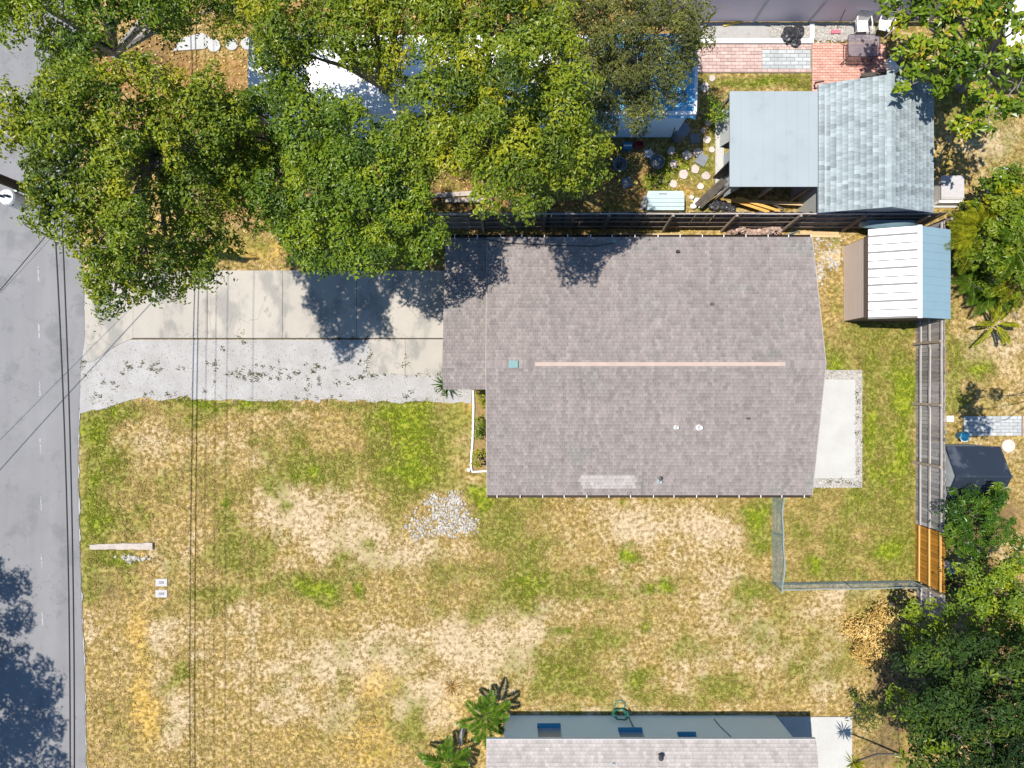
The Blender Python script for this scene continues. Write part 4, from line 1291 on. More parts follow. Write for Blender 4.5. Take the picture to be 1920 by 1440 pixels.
def crown_dome(lobes, r_, sub, lai, L, W, flatz, drop):
    """foliage as many leafy domes of uneven size and height with gaps between them"""
    S = []
    for (x, y, z, r) in lobes:
        want = max(1, int(2.9 * (r / sub) ** 2)); got = 0
        for _ in range(want * 14):
            th = r_.uniform(0, 2 * np.pi); q = math.sqrt(r_.random())
            a, b = x + r * q * math.cos(th), y + r * q * math.sin(th)
            k = sub * r_.uniform(.55, 1.25)
            if any((a - p[0]) ** 2 + (b - p[1]) ** 2 < (.42 * (k + p[3])) ** 2 for p in S): continue
            S.append((a, b, z + flatz * r * (math.sqrt(1 - q * q) - .4) + r_.normal() * .38 - drop * q * r, k, r_.normal() * .17))
            got += 1
            if got >= want: break
    CC = []; NN = []; TT = []
    for (x, y, z, k, ct) in S:
        n = int(lai * 2 * math.pi * k * k / (L * W * .55))
        d = r_.normal(size=(n, 3)); d /= np.linalg.norm(d, axis=1)[:, None]
        d[:, 2] = np.where(d[:, 2] < -.25, -d[:, 2], d[:, 2])
        ph = r_.uniform(0, 6.28, 3)
        az = np.arctan2(d[:, 1], d[:, 0])
        lump = 1 + .16 * np.sin(3 * az + ph[0]) + .12 * np.sin(5 * az + ph[1] + 3 * d[:, 2]) + .1 * np.sin(8 * az + ph[2])
        rad = k * lump * (r_.uniform(.55, 1.0, n) ** .5) * np.where(r_.random(n) < .10, r_.uniform(1.05, 1.5, n), 1.0)
        p = d * rad[:, None]; p[:, 2] *= .75
        CC.append(p + np.array([x, y, z])); NN.append(d)
        TT.append(np.clip(.45 + ct + .10 * np.sin(4 * az + ph[1]) + r_.normal(size=n) * .11, 0, 1))
    # thinner, lower inner foliage seen in the gaps between the domes
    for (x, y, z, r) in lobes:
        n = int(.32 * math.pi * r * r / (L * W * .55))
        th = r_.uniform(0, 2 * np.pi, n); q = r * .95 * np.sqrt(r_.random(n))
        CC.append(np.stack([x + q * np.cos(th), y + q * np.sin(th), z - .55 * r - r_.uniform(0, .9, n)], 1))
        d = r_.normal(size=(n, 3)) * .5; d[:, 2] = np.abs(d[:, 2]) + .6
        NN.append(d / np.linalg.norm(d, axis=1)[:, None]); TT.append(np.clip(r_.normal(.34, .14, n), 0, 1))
    return np.concatenate(CC), np.concatenate(NN), np.concatenate(TT), [(p[0], p[1], p[2], p[3], 0) for p in S]


def tree(name, label, base, lobes, leafm, barkm='bark', cl_r=.38, dens=1.0, per=55, L=.11, W=.06, up=.75, seed=1, trunk_r=.22, fork=.35,
         group=None, flatz=.55, drop=0, px=True, cat="tree", twig=.012, limbs=True, lean=None, dome=None):
    r_ = np.random.default_rng(seed); rr_ = random.Random(seed)
    lb = []
    for q in lobes:
        if px:
            w_ = P(q[0], q[1], q[2]); lb.append((w_.x, w_.y, q[2], q[3]))
        else: lb.append(q)
    b = Vector(base)
    t = thing(name, label, cat, b, group)
    if dome:
        C, N_, T, PC = crown_dome(lb, r_, dome[0], dome[1], L, W, flatz, drop)
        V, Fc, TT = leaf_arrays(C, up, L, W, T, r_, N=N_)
    else:
        C, T, PC = crown_points(lb, r_, cl_r, dens, per, flatz, drop)
        V, Fc, TT = leaf_arrays(C, up, L, W, T, r_)
    top = max(q[2] for q in lb)
    if limbs:
        mb = MB()
        cx = sum(q[0] for q in lb) / len(lb); cy = sum(q[1] for q in lb) / len(lb)
        fz = top * fork
        lx, ly = lean if lean else (b.x + (cx - b.x) * .15, b.y + (cy - b.y) * .15)
        fk = Vector((lx, ly, fz))
        mb.tube([b + Vector((0, 0, -.1)), b + Vector((0, 0, .3)), (b + fk) / 2 + Vector((rr_.uniform(-.1, .1), rr_.uniform(-.1, .1), 0)), fk], [trunk_r * 1.5, trunk_r * 1.1, trunk_r, trunk_r * .9], 9)
        heads = []
        for (x, y, z, r) in lb:
            e = Vector((x, y, z - .1 * r)); dd = e - fk
            m1 = fk + dd * .35 + Vector((rr_.uniform(-.2, .2), rr_.uniform(-.2, .2), dd.z * .12)); m2 = fk + dd * .7 + Vector((rr_.uniform(-.2, .2), rr_.uniform(-.2, .2), dd.z * .12))
            k = trunk_r * .5
            mb.tube([fk, m1, m2, e], [k, k * .7, k * .4, k * .15], 6, cap=False)
            heads.append((e, m2))
        for (x, y, z, cr, _) in PC:
            e, m2 = min(heads, key=lambda h_: (h_[0].x - x) ** 2 + (h_[0].y - y) ** 2)
            s_ = m2 + (e - m2) * rr_.uniform(.2, .95)
            p = Vector((x, y, z)); md = (s_ + p) / 2 + Vector((0, 0, .08))
            mb.tube([s_, md, p + (p - md) * .25], [twig * 1.8, twig * 1.2, twig * .4], 4, cap=False)
        mb.build("trunk", M[barkm], t)
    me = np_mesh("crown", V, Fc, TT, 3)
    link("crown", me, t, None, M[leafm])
    return t


def g(px, py): return P(px, py, 0)


# trees over the northern neighbour
tree("oak_tree", "thin crowned grey green tree at the top left corner leaning over the road", g(300, 150),
     [(25, -10, 9, .85), (95, 10, 9.2, .9), (130, 65, 9, .7), (60, 35, 8.8, .55), (185, -5, 9.5, .9), (265, 5, 9, .8), (345, 0, 5.2, .85), (105, 110, 8.2, .45), (165, 105, 8.6, .5), (230, -60, 9, 1), (330, -40, 5.2, .9), (425, 5, 4.8, .75), (300, 60, 8.0, .4), (115, 140, 7.8, .4)],
     'oak_green', 'palebark', seed=21, trunk_r=.24, dens=1.0, fork=.45, L=.115, W=.06, dome=(.5, 1.1), group="large trees over the neighbour's yard", lean=P(225, 105, 4.0)[:2])
tree("oak_tree", "big spreading oak hanging over the road and the driveway entrance", g(400, 330),
     [(55, 265, 10.6, 0.76), (25, 230, 10.6, 0.40), (105, 315, 10.5, 0.78), (100, 400, 10.5, 0.43), (165, 225, 10.4, 0.95), (245, 195, 9.8, 0.89), (180, 320, 10.3, 1.07), (262, 300, 9.6, 1.13),
      (335, 245, 8.9, 1.03), (340, 340, 8.8, 1.04), (235, 400, 9.8, 0.98), (320, 425, 9.0, 0.95), (385, 390, 8.4, 0.77), (195, 470, 10.2, 0.80), (275, 490, 9.4, 0.82), (350, 480, 8.7, 0.69), (215, 545, 10.0, 0.39),
      (400, 515, 8.3, 0.36), (395, 210, 8.3, 0.83), (115, 175, 10.5, 0.55), (260, 530, 9.6, 0.36), (330, 520, 8.9, 0.37), (150, 395, 10.5, 0.55), (415, 300, 8.1, 0.85), (170, 520, 10.4, 0.32), (410, 455, 8.2, 0.46), (120, 240, 10.5, 0.74), (400, 350, 8.3, 0.61), (420, 250, 8.1, 0.62), (300, 160, 9.2, 0.48), (45, 285, 10.6, 0.31), (115, 370, 10.5, 0.54), (235, 555, 9.8, 0.23), (25, 205, 10.6, 0.22), (70, 225, 10.6, 0.36)],
     'oak', 'palebark', seed=22, trunk_r=.3, dens=1.12, fork=.42, L=.115, W=.06, dome=(.5, 1.1), group="large trees over the neighbour's yard")
tree("oak_tree", "rounded green tree in the middle whose shade falls on the carport roof", g(720, 380),
     [(470, 230, 7.5, .75), (500, 180, 7.2, .55), (560, 250, 7.6, 1), (640, 265, 8.3, .9), (500, 325, 7.5, .95), (590, 350, 8, 1.1), (675, 325, 8.5, 1), (735, 370, 8.0, .9), (615, 425, 7.8, 1), (695, 435, 7.7, .9),
      (768, 435, 7.5, .65), (530, 405, 7.3, .7), (595, 475, 7, .45), (675, 480, 7.5, .4), (735, 472, 7.5, .4), (455, 350, 7.2, .5), (800, 440, 7.3, .35), (525, 130, 6.8, .6), (710, 270, 8.1, .7), (740, 310, 8.1, .6), (455, 285, 7.4, .6), (570, 150, 6.8, .4), (560, 460, 7, .4), (440, 250, 7.2, .6), (440, 310, 7.2, .6), (450, 190, 7, .5), (505, 100, 6.8, .4), (600, 215, 7.7, .5), (550, 190, 7, .6), (765, 330, 7.8, .45), (640, 480, 7.5, .4), (780, 390, 7.7, .5), (760, 270, 7.9, .5)],
     'oak_green', 'bark', seed=23, trunk_r=.26, dens=1.15, fork=.42, L=.115, W=.06, dome=(.5, 1.1), group="large trees over the neighbour's yard")
tree("oak_tree", "green tree crown at the top centre over the white roof", g(760, 190),
     [(535, 40, 8, .85), (615, 25, 8.3, 1), (690, 50, 8.3, .9), (720, 105, 7.8, .55), (700, 10, 8.4, .9), (545, 90, 7.5, .4), (655, 85, 7.9, .5), (770, 0, 8.2, .6), (580, -40, 8.2, 1), (490, 20, 5.0, .6), (735, 150, 7.4, .3), (640, 60, 8, .7), (560, 70, 7.8, .6), (800, 20, 8.3, .5), (710, 75, 8, .6)],
     'oak', 'palebark', seed=24, trunk_r=.22, dens=1.1, fork=.5, L=.115, W=.06, dome=(.5, 1.1), group="large trees over the neighbour's yard", lean=P(720, 165, 4.2)[:2])
tree("oak_tree", "tall yellow green tree in the centre whose branch tip overhangs the dark fence", g(900, 260),
     [(850, 65, 9, 1), (930, 45, 9.3, 1.1), (1010, 70, 9.5, .9), (870, 150, 9.5, .95), (955, 155, 10, 1.15), (1035, 190, 9.5, .9), (900, 235, 9.8, 1.05), (985, 275, 9.6, .95), (840, 250, 9, .8), (1055, 285, 8.8, .7),
      (875, 300, 8.8, .5), (985, 345, 9.6, .6), (960, 392, 9.9, .38), (1000, 375, 9.8, .35), (1105, 270, 8, .45), (1085, 320, 8.3, .45), (930, -30, 9, 1), (800, 300, 8.6, .45), (1060, 340, 8.3, .4), (840, 15, 8.8, .8), (925, 380, 9.8, .25), (815, 190, 9, .6), (1010, 130, 9.4, .6), (1080, 240, 9, .6), (1040, 120, 9, .5), (780, 230, 8.8, .5), (850, 110, 9, .7), (1020, 320, 9.2, .5), (940, 320, 9.6, .45)],
     'oak', 'bark', seed=25, trunk_r=.3, dens=1.1, fork=.45, L=.115, W=.06, dome=(.5, 1.1), group="large trees over the neighbour's yard")
tree("weeping_tree", "fine leaved olive green tree with thin drooping twigs beside the blue tarp", g(1120, 190),
     [(1180, 15, 5.7, 0.90), (1250, 50, 5.7, 0.84), (1130, 60, 5.7, 0.67), (1290, 30, 5.2, 0.56), (1240, 125, 5.2, 0.84), (1160, 145, 5.2, 0.84), (1110, 190, 4.7, 0.73), (1200, 200, 4.7, 0.56), (1290, 105, 5.0, 0.50), (1145, 215, 4.3, 0.45), (1060, 15, 5.7, 0.78), (1255, 175, 4.5, 0.45), (1100, 110, 5.3, 0.56), (1225, -30, 5.7, 0.90), (1310, 60, 4.9, 0.34), (1200, 90, 5.5, 0.78), (1150, 100, 5.3, 0.67), (1080, 150, 5.1, 0.67), (1200, 170, 4.9, 0.56), (1070, 70, 5.5, 0.67), (1120, 20, 5.7, 0.67)],
     'olive', 'palebark', seed=26, trunk_r=.16, L=.12, W=.04, dome=(.36, .8), fork=.5, drop=.3, group="large trees over the neighbour's yard", twig=.01)
# broad leaved tree, top right
tree("broadleaf_tree", "bright green broad leaved tree at the top right corner", g(1800, 165),
     [(1690, 20, 3.9, 0.54), (1745, 20, 4.4, 0.64), (1800, 30, 5.2, 0.74), (1700, 85, 3.9, 0.48), (1745, 100, 4.4, 0.59), (1800, 95, 5.2, 0.63), (1855, 60, 5.2, 0.63), (1905, 110, 5.2, 0.63), (1845, 125, 5.2, 0.58), (1885, 195, 5.2, 0.57), (1830, 190, 5.2, 0.51), (1700, 160, 3.9, 0.23),
      (1812, 235, 4.8, 0.25), (1760, 150, 4.4, 0.37), (1905, 30, 5.2, 0.52), (1720, 130, 3.9, 0.32), (1910, 170, 5.2, 0.52), (1740, -30, 4.4, 0.75), (1850, -10, 5.2, 0.73), (1665, 10, 3.9, 0.26), (1845, 230, 5.2, 0.30)],
     'almond', 'palebark', cl_r=.26, dens=.85, per=24, L=.24, W=.13, up=1.0, seed=27, trunk_r=.14, fork=.4, twig=.012)


def bush(name, label, lobes, leafm, seed, L=.12, W=.06, cl=.26, per=36, dens=1.3, cat="bush", up=.5, group=None, bark='bark', base=None, dome=None):
    c = base or P(sum(q[0] for q in lobes) / len(lobes), sum(q[1] for q in lobes) / len(lobes), sum(q[2] for q in lobes) / len(lobes))
    return tree(name, label, (c[0], c[1], 0), lobes, leafm, bark, cl_r=cl, dens=dens, per=per, L=L, W=W, up=up, seed=seed, trunk_r=.05, fork=.15, flatz=.7, cat=cat, twig=.006, group=group, dome=dome)


bush("bush", "mid green bush at the right edge above the palms", [(1875, 345, 2.2, .35), (1900, 385, 2.4, .45), (1860, 400, 1.8, .35), (1910, 330, 2.4, .35), (1830, 390, 1.5, .25), (1910, 425, 2.4, .4), (1850, 345, 1.6, .2)], 'lime', 31, L=.14, W=.08, dome=(.28, 1.1))
bush("bush", "feathery light green bush among the yellow palms at the right edge", [(1880, 460, 2.2, .5), (1910, 510, 2.2, .45), (1840, 470, 1.8, .4), (1870, 530, 1.4, .35)], 'lime', 32, L=.14, W=.06, dome=(.3, .9))
bush("bush", "feathery green bush below the navy shed", [(1800, 960, 2.6, .45), (1840, 945, 2.8, .45), (1865, 965, 2.6, .4), (1795, 1000, 2.4, .4), (1790, 1035, 2.0, .3), (1830, 1010, 2.4, .35), (1800, 935, 2.3, .25), (1825, 1035, 2, .25), (1870, 935, 2.6, .35), (1880, 1000, 2.6, .35), (1850, 990, 2.6, .4), (1855, 925, 2.4, .3)], 'palm', 33, L=.24, W=.05, dome=(.3, 1.2))
bush("bush", "dense mid green bush at the right edge behind the new wood fence", [(1830, 1085, 3.4, .5), (1880, 1075, 3.6, .5), (1905, 1120, 3.8, .55), (1850, 1130, 3.6, .5), (1810, 1120, 3, .35), (1890, 1170, 3.6, .5), (1910, 1060, 3.6, .4), (1845, 1180, 3.2, .25), (1860, 1100, 3.6, .5), (1920, 1180, 3.8, .5), (1800, 1090, 2.6, .3), (1830, 1160, 3.2, .4), (1800, 1150, 2.8, .25), (1870, 1130, 3, .6), (1910, 1200, 3.2, .5), (1850, 1065, 3, .4), (1870, 1190, 3, .5)], 'oak_green', 34, L=.12, W=.07, dome=(.34, 1.1))
bush("bush", "bright lime green bush in front of the old brown fence section", [(1705, 1145, 2.4, .3), (1720, 1175, 2.7, .4), (1745, 1165, 2.6, .25), (1700, 1195, 2.4, .25), (1775, 1190, 2.7, .3), (1730, 1125, 2.2, .15), (1800, 1205, 2.6, .2)], 'lime', 35, L=.17, W=.09, dome=(.26, 1.1))
tree("dark_tree", "tall dark green tree filling the bottom right corner", g(1705, 1235),
     [(1760, 1240, 4.6, .5), (1820, 1260, 5.2, .8), (1890, 1250, 5.8, .8), (1780, 1310, 5.4, .8), (1850, 1330, 6.2, 1), (1910, 1330, 6.4, .9), (1740, 1360, 5, .75), (1800, 1400, 6, .9), (1870, 1410, 6.4, 1), (1930, 1410, 6.4, .8), (1705, 1290, 3.6, .45), (1850, 1215, 5, .5), (1930, 1230, 6, .6), (1780, 1460, 6, .9), (1700, 1240, 3.2, .4), (1760, 1290, 4.2, .6), (1820, 1230, 4.4, .6), (1830, 1370, 5, .9), (1900, 1290, 5, .8), (1760, 1400, 4.6, .7), (1890, 1380, 5, .8), (1780, 1230, 4, .5)],
     'dark_leaf', 'bark', L=.15, W=.075, dome=(.5, 1.2), seed=36, trunk_r=.2, fork=.4, twig=.012)
bush("climbing_vine", "sunlit pale green shoots climbing the left side of the dark corner tree", [(1672, 1302, 3.6, .2), (1690, 1298, 3.9, .22), (1735, 1352, 5.5, .3), (1720, 1370, 5.3, .2), (1745, 1385, 5.6, .25), (1768, 1410, 6.2, .2), (1690, 1425, 5.2, .28), (1775, 1435, 6.3, .25), (1712, 1240, 4, .18), (1850, 1255, 6, .2), (1895, 1265, 6.4, .25)], 'lime', 37, L=.16, W=.09, per=16, cl=.2, dens=.8, cat="vine", base=g(1640, 1240))
bush("dry_shrub", "golden dried out shrub at the edge of the shade under the corner tree", [(1620, 1180, .5, .4), (1650, 1165, .7, .45), (1640, 1215, .6, .45), (1660, 1190, .7, .4), (1605, 1210, .4, .35), (1655, 1150, .5, .35), (1630, 1240, .3, .35), (1600, 1180, .3, .3)], 'dry', 38, L=.15, W=.04, per=60, up=1.0, cat="shrub")
bush("bush", "low dark bush at the lawn edge above the pale slab corner", [(1608, 1308, .6, .14), (1618, 1330, .7, .16), (1616, 1358, .6, .14), (1640, 1345, .8, .2)], 'dark_leaf', 39, L=.16, W=.04)
for i, (px, py, h_, rr_, lm, lab) in enumerate([(901, 748, .7, .26, 'yellowleaf', "round yellow green shrub at the carport end of the planting bed"), (899, 802, .6, .24, 'lime', "mid green shrub in the middle of the planting bed"),
                                              (898, 862, .7, .3, 'yellowleaf', "bright yellow shrub at the lower end of the planting bed")]):
    bush("shrub", lab, [(px, py, h_, rr_), (px + 4, py - 12, h_ * .8, rr_ * .8), (px + 2, py + 12, h_ * .8, rr_ * .8)], lm, 41 + i, L=.1, W=.06, cl=.14, per=24, cat="shrub", group="shrubs in the planting bed")
bush("bush", "green bush beside the flat metal roof", [(1340, 190, 1.2, .3), (1352, 205, 1.3, .25), (1332, 208, 1, .25)], 'oak_green', 45, L=.12, W=.07)
bush("weed_clump", "leafy green weeds beside the pale deck box", [(1238, 342, .3, .2), (1255, 335, .25, .2), (1225, 345, .2, .15)], 'lime', 46, L=.09, W=.05, cl=.12, per=20, cat="weeds")
bush("bush", "small dark bush below the pale square cabinet", [(1802, 392, .9, .2), (1806, 400, .8, .15)], 'dark_leaf', 47, L=.1, W=.06, cl=.14)
# trees out of the picture that throw their shade into it
sh = lambda px, py, h_, r: (P(px, py).x - .35 * h_, P(px, py).y + .08 * h_, h_, r)
tree("oak_tree", "oak across the road whose shade reaches the lower left of the road", (-25.5, -11, 0),
     [sh(-20, 1100, 8.5, .8), sh(10, 1090, 8, .35), sh(15, 1165, 8.5, .55), sh(40, 1240, 9, .6), sh(10, 1300, 9, .9), sh(65, 1300, 9, .75), sh(70, 1355, 9, .6), sh(20, 1380, 9.2, .9), sh(70, 1420, 9, .55), sh(-40, 1250, 9, 1.2), sh(-40, 1400, 9, 1.2), sh(40, 1480, 9, 1.0), sh(92, 1310, 8.8, .35), sh(-60, 1160, 9, 1)],
     'oak', 'bark', dome=(.5, 1.3), seed=51, px=False, L=.13, W=.08, trunk_r=.3)
tree("broadleaf_tree", "unseen tree added beyond the right edge to shade the grey paver path", (21.9, .3, 0),
     [sh(1822, 745, 8, .42), sh(1825, 770, 8, .4), sh(1822, 800, 8, .38), sh(1850, 740, 8, .2), (20, -.2, 7.6, .9), (21.5, .5, 8, 1.0)],
     'oak_green', 'bark', dome=(.3, 1.5), seed=52, px=False, L=.14, W=.08, trunk_r=.07, twig=.005)  # unseen tree, crown and thin limbs shaped for the shadow it casts


# ---- palms and spiky plants
def frond_mesh(name, L, n, ll, droop, seed, lw=.03, m='palm', vee=.35, spread=1.0):
    """pinnate frond along +x rising from the origin"""
    rr_ = random.Random(seed); mb = MB()
    pts = []
    for i in range(9):
        t = i / 8
        pts.append(Vector((L * t * (1 - .12 * t), 0, L * (.55 * t - droop * t * t))))
    mb.tube(pts, [.016 * (1 - .8 * i / 8) for i in range(9)], 4, .8, cap=False)
    for i in range(n):
        t = .15 + .85 * i / (n - 1)
        k = min(7, int(t * 8)); f = t * 8 - k
        p = pts[k].lerp(pts[k + 1], f) if k < 8 else pts[8]
        ln = ll * (math.sin(math.pi * (.2 + .75 * t)) ** .7) * rr_.uniform(.85, 1.1)
        for s_ in (1, -1):
            d_ = Vector((.55 + .3 * t, s_ * spread, vee + rr_.uniform(-.15, .15))).normalized()
            e = p + d_ * ln - Vector((0, 0, ln * .35))
            md = p + d_ * ln * .5
            w_ = d_.cross(Vector((0, 0, 1))).normalized() * lw / 2
            mb.add([p, md + w_, e, md - w_], [(0, 1, 2), (0, 2, 3)], rr_.uniform(.2, .8))
    me = mb.mesh(name); me.materials.append(M[m]); return me


def palm(label, loc, th, n, L, seed, m='palm', ll=.3, nl=18, droop=.55, name="palm", lw=.03, cat="palm", tilt=(-.35, .25), group=None, trunk=.06, spread=1.0):
    t = thing(name, label, cat, loc, group); rr_ = random.Random(seed)
    if th > .05:
        MB().tube([Vector(loc) + Vector((0, 0, -.05)), Vector(loc) + Vector((.02, 0, th * .5)), Vector(loc) + Vector((0, 0, th))], [trunk * 1.2, trunk, trunk * .9], 8).build("trunk", M['bark'], t)
    var = [frond_mesh("frond", L * q, nl, ll, droop, seed + i, lw, m, spread=spread) for i, q in enumerate((.8, .95, 1.1))]
    for k in range(n):
        place("frond", var[k % 3], t, Vector(loc) + Vector((0, 0, th)), (0, rr_.uniform(*tilt), k / n * 2 * math.pi + rr_.uniform(-.3, .3)))
    return t


palm("star shaped dark green palm at the left corner of the blue grey wall", Vector((P(912, 1345, 1.2).x, P(912, 1345, 1.2).y, 0)), 1.1, 10, 1.2, 61, ll=.34, nl=15, lw=.075, droop=.45, spread=.8)
palm("star shaped green palm left of the grey roof's corner at the bottom edge", Vector((P(838, 1432, 1.2).x, P(838, 1432, 1.2).y, 0)), 1.1, 10, 1.15, 62, ll=.34, nl=15, lw=.075, droop=.45, spread=.8)
palm("lone young palm with long yellow green fronds on the dry grass", Vector((P(1868, 606, .6).x, P(1868, 606, .6).y, 0)), .5, 8, 1.2, 63, 'palm_yellow', ll=.3, nl=12, lw=.06, droop=.5, spread=.3)
palm("yellow green feather palm next to the metal shed roof", Vector((P(1812, 450, 1.5).x, P(1812, 450, 1.5).y, 0)), 1.7, 15, 1.4, 64, 'palm_yellow', ll=.34, nl=22, lw=.03)
palm("green feather palm at the right edge behind the yellow one", Vector((P(1885, 470, 1.8).x, P(1885, 470, 1.8).y, 0)), 2.2, 16, 1.5, 65, 'palm', ll=.36, nl=24, lw=.03)
palm("lower yellow green palm clump at the right edge", Vector((P(1900, 530, 1.4).x, P(1900, 530, 1.4).y, 0)), 1.6, 14, 1.3, 66, 'palm_yellow', ll=.3, nl=20, lw=.03)
palm("green feather palm half in shade below the right end of the shingled shed", Vector((P(1840, 520, 1.4).x, P(1840, 520, 1.4).y, 0)), .7, 11, 1.0, 67, 'palm', ll=.3, nl=20, lw=.03)

palm("bright yellow feather palm touching the blue shed roof's right edge", Vector((P(1835, 435, 1.6).x, P(1835, 435, 1.6).y, 0)), 1.8, 16, 1.3, 68, 'palm_yellow', ll=.34, nl=24, lw=.04)
palm("green feather palm in the lower part of the right hand palm group", Vector((P(1870, 545, 1.2).x, P(1870, 545, 1.2).y, 0)), .6, 12, 1.1, 69, 'palm', ll=.32, nl=22, lw=.04)

bush("bush", "lime green leafy bush spreading between the right hand palms", [(1810, 480, 1.4, .4), (1840, 440, 1.7, .45), (1880, 430, 2, .45), (1860, 490, 1.8, .45), (1900, 470, 2, .4), (1905, 560, 1.4, .35), (1830, 540, 1, .3)], 'lime', 56, L=.2, W=.07, dome=(.3, 1.1))
bush("bush", "green broad leaved bush below the pale cold frame at the right edge", [(1860, 340, 1.8, .35), (1890, 360, 2.2, .45), (1850, 375, 1.6, .3), (1915, 395, 2.3, .4), (1885, 410, 2, .4)], 'almond', 57, L=.2, W=.11, dome=(.28, 1.2))


def spiky(label, loc, th, n, L, seed, m='palm', lw=.05, name="yucca", foot=None):
    t = thing(name, label, "plant", loc); rr_ = random.Random(seed)
    if th > .1:
        f_ = Vector(foot or loc)
        MB().tube([f_ + Vector((0, 0, -.05)), f_.lerp(Vector(loc) + Vector((0, 0, th)), .5) + Vector((.1, 0, -.3)), Vector(loc) + Vector((0, 0, th))], [.05, .035, .03], 7).build("trunk", M['bark'], t)
    mb = MB()
    mb.add([(0, 0, 0), (L * .5, lw / 2, .02), (L, 0, -.1 * L), (L * .5, -lw / 2, .02)], [(0, 1, 2), (0, 2, 3)], .6)
    me = mb.mesh("leaf"); me.materials.append(M[m])
    for k in range(n):
        s_ = rr_.uniform(.7, 1.15)
        place("leaf", me, t, Vector(loc) + Vector((0, 0, th)), (rr_.uniform(-.4, .4), -rr_.uniform(.0, 1.3), k * 2.399), (s_, s_, s_))
    return t


spiky("tall spiky yucca beside the pale slab at the bottom edge", Vector((P(1602, 1432, 2.8).x, P(1602, 1432, 2.8).y, 0)), 2.7, 40, .5, 71, 'palm_yellow', foot=g(1690, 1415))
spiky("spiky dark green plant at the corner of the carport roof", Vector((P(836, 722, .3).x, P(836, 722, .3).y, 0)), .15, 26, .75, 72, 'palm', .06, name="spiky_plant")
spiky("dry spiky grass clump left of the star shaped palm", Vector((P(845, 1290, .2).x, P(845, 1290, .2).y, 0)), .02, 30, .5, 73, 'dry', .03, name="grass_clump")


# ------------------------------------------------------------------ grass tufts and weeds
def inside_any(px, py):
    bad = px < 163
    for x0, y0, x1, y1 in ((160, 507, 860, 746), (835, 446, 1524, 926), (1440, 694, 1617, 915), (1582, 430, 1730, 604), (1448, 1342, 1600, 1440), (910, 1338, 1460, 1440), (1716, 600, 1722, 1440),
                           (886, 730, 915, 886), (1368, 190, 1720, 420), (465, 240, 1290, 280), (1310, 40, 1660, 140)):
        bad |= (px > x0) & (px < x1) & (py > y0) & (py < y1)
    return bad


def tufts(name, N, seed, weed=False):
    r_ = np.random.default_rng(seed)
    px = r_.uniform(140, 1930, N); py = r_.uniform(-5, 1450, N)
    ok = ~inside_any(px, py)
    px = px[ok]; py = py[ok]
    x = (px - 960) * H / F; y = (720 - py) * H / F
    g_, s_, o_, d_, l_ = fields(x, y)
    keep = r_.random(len(x)) < np.clip(.75 + .5 * g_ - .55 * s_ - .8 * np.clip(l_, 0, 1), .04, 1)
    x, y, g_, o_ = x[keep], y[keep], g_[keep], o_[keep]
    n = len(x)
    gg = np.clip((g_ + r_.normal(size=n) * .16 - .05) / .9, 0, 1)
    tint = np.clip(.05 + .3 * r_.random(n) + .65 * gg - .1 * np.clip(o_, 0, 1), 0, 1)
    mot = fbm(x, y, 3.2, 131, 3)
    km = r_.random(n) < np.clip((.62 - mot) * 5 + .15 + .5 * gg, .06, 1)
    x, y, gg, tint = x[km], y[km], gg[km], tint[km]
    n = len(x)
    nb = 4
    ang = r_.uniform(0, 2 * np.pi, (n, nb)); ln = r_.uniform(.045, .11, (n, nb)) * (1 + .35 * gg[:, None]); wd = r_.uniform(.010, .022, (n, nb))
    rise = r_.uniform(.25, .9, (n, nb)) * ln
    bx = x[:, None] + r_.normal(size=(n, nb)) * .03; by = y[:, None] + r_.normal(size=(n, nb)) * .03
    c, s = np.cos(ang), np.sin(ang)
    z0 = np.full_like(bx, -.015)
    V = np.stack([np.stack([bx - s * wd, by + c * wd, z0], -1), np.stack([bx + s * wd, by - c * wd, z0], -1), np.stack([bx + c * ln, by + s * ln, z0 + rise], -1)], 2).reshape(-1, 3)
    Fc = np.arange(n * nb * 3).reshape(-1, 3)
    T = np.repeat(np.clip(np.repeat(tint[:, None], nb, 1) + r_.normal(size=(n, nb)) * .06, 0, 1).ravel(), 3)
    o = link(name, np_mesh(name, V, Fc, T, 3), None, None, M['tuft'])
    tag(o, kind="stuff")


tufts("grass", 120000, 81)
# weeds in the gravel drive and along joints
r_ = np.random.default_rng(82)
pts = []
for (px, py, sx, sy, n) in [(270, 690, 14, 6, 12), (295, 697, 6, 6, 6), (215, 718, 10, 5, 8), (340, 690, 6, 6, 4), (406, 678, 5, 6, 6), (415, 655, 3, 5, 3), (455, 636, 4, 6, 6), (455, 700, 25, 8, 24), (490, 706, 20, 8, 20), (540, 700, 18, 8, 12),
                            (585, 688, 10, 5, 8), (592, 690, 4, 4, 6), (680, 698, 6, 7, 12), (700, 705, 4, 6, 6), (672, 680, 2, 8, 5), (695, 675, 2, 10, 5), (760, 680, 2, 14, 6), (770, 703, 30, 2, 10), (820, 700, 8, 3, 6), (650, 715, 20, 6, 8), (590, 722, 20, 5, 8),
                            (230, 690, 20, 8, 8), (180, 745, 10, 5, 6), (160, 700, 3, 20, 6), (330, 738, 40, 4, 16), (620, 745, 60, 4, 14), (760, 740, 10, 6, 8), (1606, 800, 3, 60, 40), (1570, 902, 25, 3, 26), (515, 700, 80, 12, 16), (700, 634, 60, 1, 10), (840, 730, 12, 8, 14)]:
    for _ in range(int(n * .6 + .5)): pts.append((r_.normal(px, sx), r_.normal(py, sy)))
C = []
for px, py in pts:
    w = P(px, py)
    k = r_.integers(5, 16)
    C.append(np.stack([r_.normal(w.x, .05, k), r_.normal(w.y, .05, k), r_.uniform(.02, .07, k)], 1))
C = np.concatenate(C)
